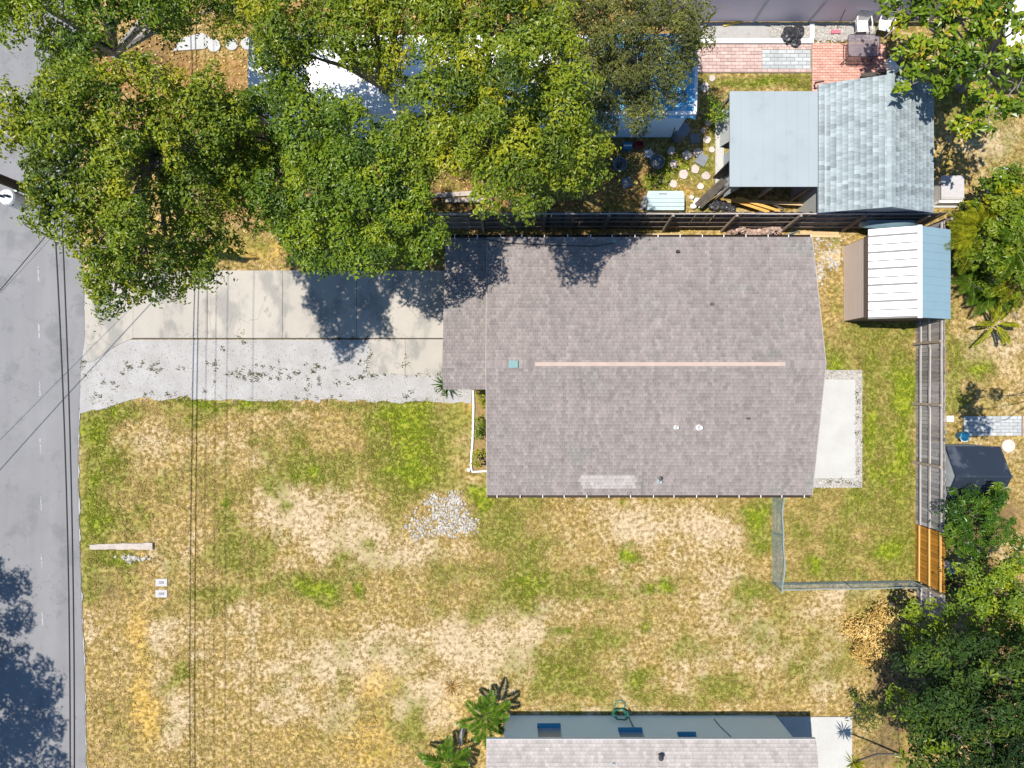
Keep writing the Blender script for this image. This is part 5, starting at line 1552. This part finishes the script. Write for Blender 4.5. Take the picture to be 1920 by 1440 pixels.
V, Fc, TT = leaf_arrays(C, .6, .06, .03, np.clip(r_.normal(.4, .25, len(C)), 0, 1), r_)
M['weed'] = leafmat("weed_leaf", [(0.0, (.05, .06, .012)), (.5, (.11, .11, .02)), (1.0, (.22, .16, .06))], .7, .2)
tag(link("weeds", np_mesh("weeds", V, Fc, TT, 3), None, None, M['weed']), kind="stuff")
# fallen leaves under the trees and by the fence
r_ = np.random.default_rng(83)
n = 9000
px = r_.uniform(170, 1560, n); py = r_.uniform(0, 445, n)
ok = ~((py > 60) & (py < 260) & (px > 465) & (px < 1300)) & ~((px > 1300) & (py < 418)) & (px + r_.normal(size=n) * 8 > 180)
C = np.stack([(px[ok] - 960) * H / F, (720 - py[ok]) * H / F, r_.uniform(.0, .03, ok.sum())], 1)
V, Fc, TT = leaf_arrays(C, 1.2, .11, .06, r_.random(len(C)), r_)
tag(link("fallen_leaves", np_mesh("fallen_leaves", V, Fc, TT, 3), None, None, M['dry']), kind="stuff")

# ------------------------------------------------------------------ front yard objects
w = P(228, 1024)
mb = MB(); rr_ = random.Random(5)
n = 14
vs = []
for i in range(n):
    t = i / (n - 1); px = 170 + 118 * t
    hw = (4.5 + 2.0 * t) ; py = 1025 - 2.0 * t
    a = P(px, py - hw + rr_.uniform(-.7, .7)); b = P(px, py + hw + rr_.uniform(-.7, .7)); z = .06 + .05 * t + rr_.uniform(-.01, .01)
    vs += [(a.x, a.y, z), (b.x, b.y, z - .01), (a.x, a.y, -.03), (b.x, b.y, -.03)]
fs = []
for i in range(n - 1):
    k = i * 4
    fs += [(k, k + 1, k + 5, k + 4), (k + 2, k, k + 4, k + 6), (k + 1, k + 3, k + 7, k + 5)]
fs += [(0, 2, 3, 1), (4 * n - 4, 4 * n - 3, 4 * n - 1, 4 * n - 2)]
mb.add(vs, fs)
tag(mb.build("timber_beam", M['log'], None, w), "weathered pale timber beam lying across the verge near the road", "beam")
for i, (py, lab) in enumerate(((1092, "upper of the two pale water meter boxes set in the grass"), (1113, "lower of the two pale water meter boxes set in the grass"))):
    c = P(303, py)
    t = thing("meter_box", lab, "meter box", (c.x, c.y, 0), "water meter boxes in the verge")
    mb = MB(); x0, x1, y0, y1 = c.x - .235, c.x + .235, c.y - .15, c.y + .15
    mb.box(x0, x1, y0, y1, -.08, .025); mb.build("lid", M['boxwhite'], t)
    lp = MB().box(c.x - .09, c.x + .09, c.y - .045, c.y + .045, .026, .034).build("reading_flap", M['lidgrey'], t)
    for k in range(3): MB().box(c.x - .07 + k * .05, c.x - .04 + k * .05, c.y - .03, c.y + .03, .035, .04).build("rib", M['boxwhite'], lp)
# planting bed edging
pts = [P(q[0], q[1], .08) for q in ((887, 732), (888, 760), (887, 800), (886, 830), (884, 852), (883, 876), (886, 885), (900, 884), (914, 883))]
tag(MB().tube(pts, .045, 8).build("bed_edging", M['white'], None, pts[3]), "white tube edging round the planting bed by the house wall", "edging")
c = P(879, 881, .1); tag(MB().blob((c.x, c.y, .1), .09, 2, 10, 6, .03, 1.0).build("round_stone", M['white'], None, c, True), "small white ball at the corner of the planting bed edging", "stone")
mb = MB(); mb.poly([P(*q)[:2] for q in ((886, 886), (914, 886), (914, 730), (888, 730))], -.03, .015)
tag(mb.build("planting_bed", mat("bed_mulch", (.30, .20, .08), (.17, .12, .045), 8, .95, .5), None, P(900, 800)), kind="structure")
# round manhole patch in the road
c = P(40, 1010)
MB().lathe((c.x, c.y, .0), [(.2, .0), (.2, .025), (.17, .027)], 18).build("manhole_cover", M['asphalt'], road)
# bleached log by the palms
mb = MB(); pts = [P(871, 1362, .12), P(866, 1375, .13), P(863, 1388, .1), P(866, 1398, .08)]
tag(mb.tube(pts, [.07, .1, .09, .05], 8).build("driftwood_log", M['log'], None, pts[1]), "pale bleached log standing between the two star shaped palms", "log")

# ------------------------------------------------------------------ north-east yard
# paths
def paver_field(parent, x0, y0, x1, y1, nx, ny, m, name, bond=.5, z=.045, gap=.008):
    a = P(x0, y1); b = P(x1, y0); W_ = (b.x - a.x) / nx; h_ = (b.y - a.y) / ny
    mesh = MB().box(-W_ / 2 + gap, W_ / 2 - gap, -h_ / 2 + gap, h_ / 2 - gap, -.05, 0).mesh(name); mesh.materials.append(M[m])
    half = MB().box(-W_ / 4 + gap, W_ / 4 - gap, -h_ / 2 + gap, h_ / 2 - gap, -.05, 0).mesh(name); half.materials.append(M[m])
    for j in range(ny):
        off = bond * W_ if j % 2 else 0
        y = a.y + h_ * (j + .5)
        for i in range(nx):
            x = a.x + W_ * (i + .5) + off
            if x + W_ / 2 > b.x + 1e-3: continue
            place(name, mesh, parent, (x, y, z + random.uniform(-.006, .004)), (random.uniform(-.01, .01), random.uniform(-.01, .01), random.uniform(-.02, .02)))
        if off and bond == .5:
            for x in (a.x + W_ / 4, b.x - W_ / 4): place(name, half, parent, (x, y, z + random.uniform(-.006, .004)))


def structure(name, loc, mbuild=None, m=None):
    o = bpy.data.objects.new(name, None); COL.objects.link(o); o.location = loc; WP[o] = Vector(loc); return tag(o, kind="structure")


pp = structure("paver_path", P(1410, 110))
a = P(1300, 137); b = P(1522, 83)
MB().box(a.x, b.x, a.y, b.y, -.06, .02).build("path_bed", M['sandbed'], pp)
paver_field(pp, 1300, 84, 1428, 136, 9, 8, 'pinkpaver', "paver")
paver_field(pp, 1428, 84, 1521, 94, 9, 2, 'pinkpaver', "paver", z=.043)
paver_field(pp, 1428, 130, 1521, 136, 9, 1, 'pinkpaver', "paver", z=.043)
paver_field(pp, 1428, 94, 1519, 130, 6, 5, 'greypaver', "paver")
bp = structure("brick_patio", P(1590, 125))
a = P(1522, 172); b = P(1660, 82)
MB().box(a.x, b.x, a.y, b.y, -.06, .02).build("patio_bed", M['sandbed'], bp)
paver_field(bp, 1522, 82, 1660, 172, 14, 18, 'brick', "brick")
gb = MB(); a = P(1305, 75); b = P(1640, 43); gb.box(a.x, b.x, a.y, b.y, -.06, .012)
tag(gb.build("gravel_bed", M['gravelbed'], None, P(1420, 60)), kind="structure")
sp = []
for i in range(900):
    w = P(r.uniform(1440, 1585), r.uniform(44, 81)); sp.append((w.x, w.y, r.uniform(.02, .05)))
stones("garden_pebbles", M['stone'], sp, 12, origin=P(1500, 60), z=.01)
kb = thing("garden_kerb", "white concrete kerb framing the gravel bed below the vinyl fence", "kerb", P(1420, 78))
x = 1312
while x < 1515:
    a = P(x, 83); b = P(min(1524, x + 40), 74); MB().box(a.x + .005, b.x - .005, a.y, b.y, -.05, .1).build("kerb_stone", M['white'], kb); x += 40
a = P(1517, 73.6); b = P(1525, 45); MB().box(a.x, b.x, a.y, b.y, -.05, .1).build("kerb_stone", M['white'], kb)

mb = MB()
for i, (px, py, q, h_) in enumerate(((1483, 62, .3, .28), (1497, 58, .26, .25), (1493, 76, .2, .18), (1478, 70, .2, .2))):
    w = P(px, py, h_); mb.blob((w.x, w.y, h_ * .6), q, 90 + i, 16, 10, .22, .7)
tag(mb.build("rubbish_bag", M['black'], None, P(1488, 66), False), "shiny black rubbish bag on the white kerb of the gravel bed", "bag")

# glass table and chairs
tb = thing("patio_table", "glass topped patio table with dark metal frame on the red bricks", "table", P(1618, 92, 0))
th_ = .74
a = P(1590, 106, th_); b = P(1650, 64, th_)
n = 24
cx_, cy_ = (a.x + b.x) / 2, (a.y + b.y) / 2; hx, hy = (b.x - a.x) / 2, (b.y - a.y) / 2


def rrect(hx, hy, k=.25, n=28):
    out = []
    for i in range(n):
        t = 2 * math.pi * i / n; c_, s_ = math.cos(t), math.sin(t)
        out.append((cx_ + hx * math.copysign(abs(c_) ** k, c_), cy_ + hy * math.copysign(abs(s_) ** k, s_)))
    return out


MB().poly(rrect(hx - .02, hy - .02), th_ - .008, th_).build("glass_top", M['smoked'], tb)
rim = rrect(hx, hy); MB().tube([(x, y, th_ - .004) for x, y in rim + rim[:1]], .014, 6).build("rim", M['iron'], tb)
low = rrect(hx * .9, hy * .9); MB().tube([(x, y, .28) for x, y in low + low[:1]], .012, 6).build("lower_ring", M['iron'], tb)
for sx in (-1, 1):
    for sy in (-1, 1):
        MB().tube([(cx_ + sx * hx * .85, cy_ + sy * hy * .85, th_ - .02), (cx_ + sx * hx * .8, cy_ + sy * hy * .8, .35), (cx_ + sx * hx * 1.02, cy_ + sy * hy * 1.05, 0)], .015, 6).build("leg", M['iron'], tb)
for sx in (-1, 1):
    MB().tube([(cx_ + sx * hx * .86, cy_ - hy * .9, .28), (cx_ + sx * hx * 1.06, cy_ - hy * 1.2, .26)], .012, 6).build("arm", M['iron'], tb)


def chair(label, px, py, rotz):
    w = P(px, py, .3)
    t = thing("garden_chair", label, "chair", (w.x, w.y, 0), "white plastic chairs by the table")
    def pl(mb, nm):
        me = mb.mesh(nm); me.materials.append(M['white']); o = bpy.data.objects.new(nm, me); COL.objects.link(o); o.parent = t; return o
    pl(MB().box(-.24, .24, -.23, .22, .41, .44), "seat")
    for k in range(5): pl(MB().bar((-.18 + k * .09, .23, .45), (-.2 + k * .1, .36, .88), .06, .02, up=(0, -1, 0)), "back_slat")
    pl(MB().tube([(-.25, .22, .44), (-.27, .36, .85), (-.15, .39, .93), (.15, .39, .93), (.27, .36, .85), (.25, .22, .44)], .022, 6), "back_frame")
    for s_ in (-1, 1):
        pl(MB().tube([(s_ * .27, .28, .66), (s_ * .3, .0, .66), (s_ * .28, -.25, .64)], .024, 6), "armrest")
        pl(MB().tube([(s_ * .28, -.25, .64), (s_ * .26, -.26, 0)], .022, 6), "leg"); pl(MB().tube([(s_ * .24, .22, .44), (s_ * .28, .34, 0)], .022, 6), "leg")
    t.rotation_euler = (0, 0, rotz)


chair("white plastic garden chair behind the glass table, fully in view", 1613, 52, .05)
chair("white plastic garden chair half hidden by the broad leaved tree", 1655, 50, -.2)
chair("white plastic garden chair by the shed gable, under the broad leaves", 1668, 128, 2.3)
tag(MB().bar(P(1528, 155, .5), P(1545, 152, .5), .05, .05).bar(P(1530, 156, .5), P(1527, 159, .1), .05, .05).build("metal_bracket", M['iron'], None, P(1535, 154)), "dark metal bracket at the shed roof's top left corner", "bracket")
tag(MB().bar(P(1615, 141, .3), P(1662, 138, .3), .2, .04, up=(0, .5, 1)).build("wood_board", M['timber'], None, P(1638, 140)), "dark wide board leaning at the shed gable on the bricks", "board")
mb = MB().bar(P(1558, 60, .06), P(1575, 60, .06), .14, .08); tag(mb.build("rake_head", M['pink'], None, P(1566, 60)), "pink plastic tool head lying on the white pebbles", "tool")
mb = MB().tube([P(1570, 50, .1), P(1585, 18, 1.2)], .015, 6); tag(mb.build("tool_handle", M['iron'], None, P(1570, 50)), "thin dark handle leaning against the grey vinyl fence", "tool")
mb = MB().bar(P(1356, 48, .05), P(1392, 40, .1), .07, .05); tag(mb.build("yellow_pole", M['yellow'], None, P(1374, 44)), "yellow painted pole at the foot of the grey vinyl fence", "pole")
mb = MB().lathe(P(1684, 110, 0), [(.2, 0), (.24, .6), (.26, .62), (.25, .7), (.05, .74)], 14)
tag(mb.build("dustbin", M['greystone'], None, P(1684, 110)), "round dark grey bin under the broad leaved tree", "bin")

# pots, stones and clutter between trailer and lean-to
for px, py, rad, h_, mm, lab in ((1279, 243, .29, .75, 'greystone', "large grey barrel with a flat lid beside the mobile home wall"), (1163, 307, .27, .45, 'greystone', "blue grey tub in the shade left of the other pots"), (1233, 303, .27, .4, 'greystone', "grey round pot half in sunlight with clutter inside")):
    w = P(px, py, h_); c = (w.x, w.y, 0)
    t = thing("barrel" if h_ > .6 else "plant_pot", lab, "barrel" if h_ > .6 else "pot", c)
    if h_ > .6:
        MB().lathe(c, [(rad * .9, 0), (rad, .1), (rad * .97, h_ * .5), (rad, h_ - .03), (rad, h_)], 18).build("drum", M[mm], t)
        MB().lathe((c[0], c[1], h_), [(rad * 1.03, .001), (rad * 1.03, .03), (rad * .9, .04), (.05, .05)], 18).build("lid", M[mm], t)
    else:
        MB().lathe(c, [(rad * .75, 0), (rad * .98, h_ * .9), (rad * 1.05, h_), (rad * .92, h_), (rad * .85, h_ * .6), (.02, h_ * .55)], 18).build("pot", M[mm], t)
        mb = MB()
        for k in range(5): mb.blob((c[0] + random.uniform(-.12, .12), c[1] + random.uniform(-.12, .12), h_ * .62), random.uniform(.05, .09), k, 7, 4)
        mb.build("soil_clod", M['stone'] if px > 1200 else M['timber'], t)
stp = [(1258, 283, .17), (1325, 262, .15), (1288, 291, .19), (1309, 287, .2), (1263, 308, .16), (1281, 327, .19), (1303, 318, .17), (1323, 330, .17), (1262, 345, .16), (1313, 350, .13), (1334, 281, .12), (1322, 165, .2), (1335, 147, .13), (1328, 230, .15), (1318, 245, .1)]
lab2 = ["beside the grey pot", "right of the square slab", "near the middle of the group", "next to the tilted grey slab", "left of the group beside weeds", "below the middle of the group", "largest pale disc right of the middle", "by the concrete strip", "nearest the deck box", "lowest of the group", "right edge of the group by the concrete strip", "big one by the blue tarp", "small one above the big one by the tarp", "beside the bush", "small one under the trailer end"]
for (px, py, q), lb in zip(stp, lab2):
    w = P(px, py); mb = MB(); rr_ = random.Random(px)
    pts = [(w.x + q * (1 + rr_.uniform(-.13, .13)) * math.cos(t * math.pi / 6), w.y + q * (1 + rr_.uniform(-.13, .13)) * math.sin(t * math.pi / 6)) for t in range(12)]
    mb.poly(pts, -.03, .045)
    tag(mb.build("stepping_stone", M['stepstone'], None, w), "pale round stepping stone, " + lb, "stone", "pale stepping stones by the lean-to")
for px, py, s_, an, lb in ((1303, 260, .2, .1, "square grey slab lying below the barrel"), (1175, 343, .2, .35, "square grey slab in the shade by the fence"), (1315, 300, .22, -.5, "tilted dark grey slab leaning on the stepping stones")):
    w = P(px, py); mb = MB(); c_, sn = math.cos(an), math.sin(an)
    mb.poly([(w.x + s_ * (c_ * a_ - sn * b_), w.y + s_ * (sn * a_ + c_ * b_)) for a_, b_ in ((-1, -1), (1, -1), (1, 1), (-1, 1))], -.03, .06)
    tag(mb.build("paving_slab", M['greystone'], None, w), lb, "slab")
for px, py, lb in ((402, 86, "left of three white stepping stones near the top left tree"), (435, 83, "middle of three white stepping stones near the top left tree"), (464, 82, "right of three white stepping stones, against the white roof")):
    w = P(px, py); tag(MB().lathe((w.x, w.y, -.03), [(.26, 0), (.26, .07), (.24, .08)], 16).build("stepping_stone", M['slab'], None, w), lb, "stone", "white stepping stones top left")
tag(MB().poly([P(*q)[:2] for q in ((325, 96), (385, 92), (400, 74), (380, 62), (340, 72))], -.03, .03).build("concrete_pad", M['slab'], None, P(360, 80)), "broken pale concrete pad left of the white stepping stones", "slab")
mb = MB().tube([P(1270, 226, 1.4), P(1248, 292, .05)], .018, 6)
tag(mb.build("garden_pole", M['iron'], None, P(1248, 292)), "thin dark pole leaning on the mobile home beside the barrel", "pole")
w = P(1177, 273, .3); t = thing("cool_box", "blue cool box with a white stripe in the shade of the mobile home", "box", (w.x, w.y, 0))
MB().box(w.x - .17, w.x + .17, w.y - .12, w.y + .12, 0, .26).build("tub", M['blueplastic'], t); MB().box(w.x - .18, w.x + .18, w.y - .13, w.y + .13, .262, .31).build("lid", M['blueplastic'], t); MB().box(w.x - .16, w.x + .16, w.y - .03, w.y + .03, .311, .325).build("stripe", M['white'], t)
w = P(1198, 270, .2); t = thing("crate", "red plastic crate beside the blue cool box", "crate", (w.x, w.y, 0))
mb = MB(); mb.box(w.x - .17, w.x + .17, w.y - .12, w.y + .12, 0, .02)
for q in ((-.17, -.15, -.12, .12), (.15, .17, -.12, .12), (-.15, .15, -.12, -.1), (-.15, .15, .1, .12)): mb.box(w.x + q[0], w.x + q[1], w.y + q[2], w.y + q[3], .021, .25)
mb.build("basket", M['red'], t)
w = P(1218, 286, .2); mb = MB(); mb.lathe((w.x, w.y, 0), [(.05, 0), (.16, .03), (.17, .08), (.06, .12), (.05, .16), (.05, .3)], 12)
for k in range(5): mb.bar((w.x, w.y, .1), (w.x + .24 * math.cos(k * 1.257), w.y + .24 * math.sin(k * 1.257), .06), .05, .04)
tag(mb.build("chair_base", M['white'], None, w), "white star shaped swivel chair base in the shade between the pots", "chair base")
# deck box
w = P(1247, 377, .6); x0, x1 = P(1213, 377, .62).x, P(1283, 377, .62).x; y0, y1 = P(0, 394, .62).y, P(0, 358, .62).y
t = thing("deck_box", "pale grey green plastic deck box with ribbed lid against the dark fence", "storage box", (w.x, w.y, 0))
MB().box(x0 + .05, x1 - .05, y0 + .05, y1 - .05, 0, .55).build("tub", M['boxgreen'], t)
for k in range(5):
    ya = y0 + (y1 - y0) * k / 5; yb = y0 + (y1 - y0) * (k + 1) / 5; zz = .6 + .045 * math.sin(math.pi * (k + .5) / 5)
    MB().poly([(x0 + (.06 if k in (4,) else 0), ya + .006), (x1 - (.06 if k in (4,) else 0), ya + .006), (x1, yb - .006), (x0, yb - .006)] if k != 4 else [(x0, ya + .006), (x1, ya + .006), (x1 - .05, yb), (x0 + .05, yb)], .552, zz).build("lid_panel", M['boxgreen'], t)
MB().bar((w.x - .25, y1 - .1, .66), (w.x + .05, y1 - .1, .66), .04, .03).build("handle", M['wall_grey'], t)
mb = MB(); a = P(1199, 394); b = P(1212, 370); mb.add([(a.x, a.y, 0), (b.x, a.y, 0), (b.x, a.y, .5), (b.x, b.y, 0), (b.x, b.y, .5), (a.x + .1, b.y, 0)], [(0, 1, 2), (5, 4, 3), (0, 2, 4, 5), (1, 3, 4, 2), (0, 5, 3, 1)])
tag(mb.build("concrete_block", M['slab'], None, a), "sloping pale concrete block left of the deck box", "block")
# lumber, timbers and bags by the lean-to
for (a, b, wd, mm, lab) in (((1372, 374, .5), (1442, 397, .3), .14, 'lumber', "front yellow plank slanting down to the fence"), ((1388, 372, .55), (1462, 397, .3), .13, 'lumber', "second yellow plank behind the front slanting one"),
                            ((1380, 371, .6), (1452, 393, .45), .09, 'lumber', "thin yellow batten between the slanting planks"), ((1375, 376, .4), (1512, 383, .4), .13, 'lumber_pale', "long pale plank lying level under the lean-to edge"), ((1430, 376, .3), (1470, 392, .3), .06, 'timber', "thin dark batten under the yellow planks")):
    tag(MB().bar(P(*a), P(*b), wd, .04).build("plank", M[mm], None, P(a[0], a[1])), lab, "plank", "planks by the lean-to")
for (a, b, lab) in (((1362, 338, 1.1), (1313, 388, .4), "upper dark timber leaning from the lean-to to the fence"), ((1356, 336, .8), (1305, 384, .2), "lower dark timber under the upper leaning one")):
    tag(MB().bar(P(*a), P(*b), .16, .09).build("timber_beam", M['timber'], None, P(b[0], b[1])), lab, "beam", "dark timbers by the lean-to")
mb = MB()
for i, (px, py, q) in enumerate(((1345, 383, .22), (1358, 386, .2), (1372, 390, .17), (1336, 386, .15))):
    w = P(px, py, .2); mb.blob((w.x, w.y, .16), q, 60 + i, 16, 10, .22, .7)
tag(mb.build("rubbish_bag", M['black'], None, P(1350, 385), False), "black rubbish bag slumped between dark timbers and yellow planks", "bag")
mb = MB()
for i, (px, py, q) in enumerate(((1307, 378, .15), (1301, 387, .12), (1314, 386, .1), (1297, 370, .08))):
    w = P(px, py, .1); mb.blob((w.x, w.y, .1), q, 70 + i, 10, 6, .25, .7)
tag(mb.build("cloth_bundle", M['white'], None, P(1307, 380)), "crumpled white cloth bundle left of the black rubbish bag", "cloth")
for py, lab in ((373, "upper of two white drums beside the shingled shed wall"), (391, "lower of two white drums beside the shingled shed wall")):
    w = P(1517, py, .5); t = thing("drum", lab, "drum", (w.x, w.y, 0), "white drums by the shed")
    MB().lathe((w.x, w.y, 0), [(.17, 0), (.19, .08), (.19, .44), (.16, .5), (.14, .5)], 14).build("barrel_body", M['white'], t); MB().lathe((w.x, w.y, .5), [(.15, .001), (.15, .04), (.03, .05)], 14).build("lid", M['white'], t)
# concrete strip and metal panels left of the lean-to
a = P(1341, 365); b = P(1357, 205); tag(MB().box(a.x, b.x, a.y, b.y, -.05, .03).build("concrete_strip", M['slab'], None, P(1349, 285)), kind="structure")
w = P(1362, 320); tag(MB().add([(w.x - .15, w.y - 1.1, .1), (w.x + .05, w.y - 1.1, 1.5), (w.x + .05, w.y + .6, 1.5), (w.x - .15, w.y + .6, .1), (w.x - .12, w.y - 1.1, .1), (w.x + .08, w.y - 1.1, 1.5), (w.x + .08, w.y + .6, 1.5), (w.x - .12, w.y + .6, .1)],
                               [(0, 3, 2, 1), (4, 5, 6, 7), (0, 1, 5, 4), (1, 2, 6, 5), (2, 3, 7, 6), (3, 0, 4, 7)]).build("metal_sheet", M['greymetal'], None, w), "grey metal sheet leaning against the left side of the lean-to", "metal sheet")
w = P(1358, 230); tag(MB().add([(w.x - .2, w.y - 1.0, .05), (w.x + .1, w.y - 1.0, 1.2), (w.x + .1, w.y + .5, 1.2), (w.x - .2, w.y + .3, .05), (w.x - .17, w.y - 1.0, .05), (w.x + .13, w.y - 1.0, 1.2), (w.x + .13, w.y + .5, 1.2), (w.x - .17, w.y + .3, .05)],
                               [(0, 3, 2, 1), (4, 5, 6, 7), (0, 1, 5, 4), (1, 2, 6, 5), (2, 3, 7, 6), (3, 0, 4, 7)]).build("metal_sheet", M['wall_grey'], None, w), "pale panel leaning against the upper left side of the lean-to", "panel")
# behind the main house
mb = MB(); a = P(1466, 443); b = P(1482, 443); c2_ = P(1482, 425)
mb.add([(a.x, a.y, 0), (b.x, b.y, 0), (b.x, b.y + .05, .55), (a.x, a.y + .02, 0), (b.x, b.y + .02, 0), (b.x, b.y + .07, .55)], [(0, 1, 2), (5, 4, 3), (0, 3, 4, 1), (1, 4, 5, 2), (2, 5, 3, 0)])
mb.bar((b.x + .02, b.y + .03, 0), (b.x + .02, b.y + .06, .7), .035, .035)
tag(mb.build("metal_sheet", M['blue_and_shade_metal'], None, a), "triangular blue grey sheet propped at the right end of the rubble heap", "metal sheet")
for (a, b, lab) in (((1484, 441, .03), (1576, 443, .03), "long tan board lying on the ground, nearer the house"), ((1500, 436, .05), (1572, 438, .05), "shorter tan board lying on the ground, nearer the fence"), ((1150, 440, .03), (1280, 441, .03), "tan board on the ground beside the house eave")):
    tag(MB().bar(P(*a), P(*b), .12, .035).build("board", M['lumber_pale'], None, P(a[0], a[1])), lab, "board", "boards behind the house")
t = thing("wading_pool", "pale blue plastic wading pool stood on edge between the metal shed and the fence", "pool", P(1648, 432))
mbp = MB().lathe((0, 0, 0), [(1.0, 0), (1.08, .0), (1.2, .32), (1.24, .33), (1.24, .3), (1.16, .3), (1.02, .03), (.01, .03)], 28)
mt_ = Matrix.Translation(P(1648, 433) + Vector((0, .0, .62))) @ Matrix.Rotation(math.radians(-72), 4, 'X') @ Matrix.Scale(.55, 4, (0, 1, 0))
me = mbp.mesh("shell", True); me.transform(mt_); link("shell", me, t, None, M['poolblue'])
# timber sleepers and scattered things under the central tree
for (a, b, lab) in (((835, 376, .1), (915, 376, .1), "old timber sleeper in the shade above the dark fence"), ((800, 368, .05), (900, 362, .05), "second old sleeper half buried in leaves")):
    tag(MB().bar(P(*a), P(*b), .18, .14).build("timber_beam", M['log'], None, P(a[0], a[1])), lab, "beam")

# ------------------------------------------------------------------ right neighbour's yard
t = thing("cabinet", "pale square cabinet with plain lid right of the shingled shed", "cabinet", P(1785, 357))
h_ = .5
a = P(1766, 371, h_); b = P(1807, 330, h_)
MB().box(a.x, b.x, a.y - .06, b.y, 0, h_ - .03).build("body", M['slab'], t)
MB().box(a.x - .02, b.x + .02, a.y, b.y + .02, h_ - .029, h_).build("lid", M['boxwhite'], t)
MB().box(a.x - .02, b.x + .02, a.y - .16, a.y - .062, 0, h_ - .12).build("front_ledge", M['white'], t)
y = b.y - .1
while y > a.y - .1:
    w_ = a.x - .1; MB().box(w_ - .035, w_ + .04, y - .05, y + .045, -.02, .06).build("edging_block", M['white'], t); y -= .14
MB().box(a.x - .13, b.x + .04, a.y - .27, a.y - .18, -.03, .05).build("edging_block", M['slab'], t)
gp = structure("stone_path", P(1865, 798))
a = P(1806, 817); b = P(1925, 780); MB().box(a.x, b.x, a.y, b.y, -.06, .015).build("path_bed", M['sandbed'], gp)
paver_field(gp, 1806, 780, 1914, 817, 7, 6, 'greypaver', "paver", z=.04)
paver_field(gp, 1917, 780, 1960, 817, 3, 6, 'pinkpaver', "paver", z=.04)
w = P(1808, 818, .35); t = thing("bucket", "blue plastic bucket with white rim by the navy shed", "bucket", (w.x, w.y, 0))
MB().lathe((w.x, w.y, 0), [(.14, 0), (.19, .38), (.2, .4), (.17, .4), (.12, .05), (.01, .04)], 14).build("pail", M['blueplastic'], t)
MB().tube([(w.x - .19, w.y - .02, .38), (w.x - .1, w.y - .2, .36), (w.x + .1, w.y - .2, .36), (w.x + .19, w.y - .02, .38)], .02, 6).build("handle", M['white'], t)
w = P(1779, 785); tag(MB().box(w.x - .14, w.x + .14, w.y - .12, w.y + .12, -.02, .1).build("paving_slab", M['white'], None, w), "small square white block behind the grey fence", "slab")
w = P(1890, 836); tag(MB().lathe((w.x, w.y, -.03), [(.27, 0), (.27, .07), (.25, .085)], 18).build("stepping_stone", M['stepstone'], None, w), "round pink stepping stone right of the navy shed", "stone")
t = thing("cold_frame", "pale green framed cold frame with white panel at the right edge", "cold frame", P(1890, 325))
a = P(1872, 315, .6); MB().bar(a, P(1935, 318, .6), .07, .06).build("top_rail", M['boxgreen'], t); MB().bar(P(1882, 316, .5), P(1880, 338, .5), .22, .03).build("white_panel", M['white'], t); MB().bar(a, P(1868, 350, .3), .05, .05).build("side_rail", M['boxgreen'], t)
w = P(1856, 356, .4); tag(MB().blob((w.x, w.y, .3), .13, 3, 9, 6, .3, .9).blob((w.x + .03, w.y - .15, .25), .1, 4, 9, 6, .3, .9).build("ornament", M['white'], None, w), "small white garden ornament beside the mid green bush", "ornament")
for px, py, lb in ((1773, 1058, "upper of two white buckets behind the new orange fence"), (1785, 1068, "lower of two white buckets behind the new orange fence")):
    w = P(px, py, .3); tag(MB().lathe((w.x, w.y, 0), [(.1, 0), (.14, .3), (.15, .32), (.12, .32), (.08, .04), (.01, .03)], 12).build("bucket", M['white'], None, (w.x, w.y, 0)), lb, "bucket", "white buckets behind the fence")

# white canopy roof behind the broad leaved tree
t = thing("canopy", "white canopy roof showing through the leaves at the top right corner", "canopy", P(1950, 40))
a = P(1886, 112, 2.5); b = P(2060, -60, 2.5)
MB().box(a.x, b.x, a.y, b.y, 2.46, 2.5).build("roof", M['whitemetal'], t)
for xx in (a.x + .1, b.x - .1):
    for yy in (a.y + .1, b.y - .1): MB().box(xx - .03, xx + .03, yy - .03, yy + .03, -.05, 2.45).build("post", M['white'], t)
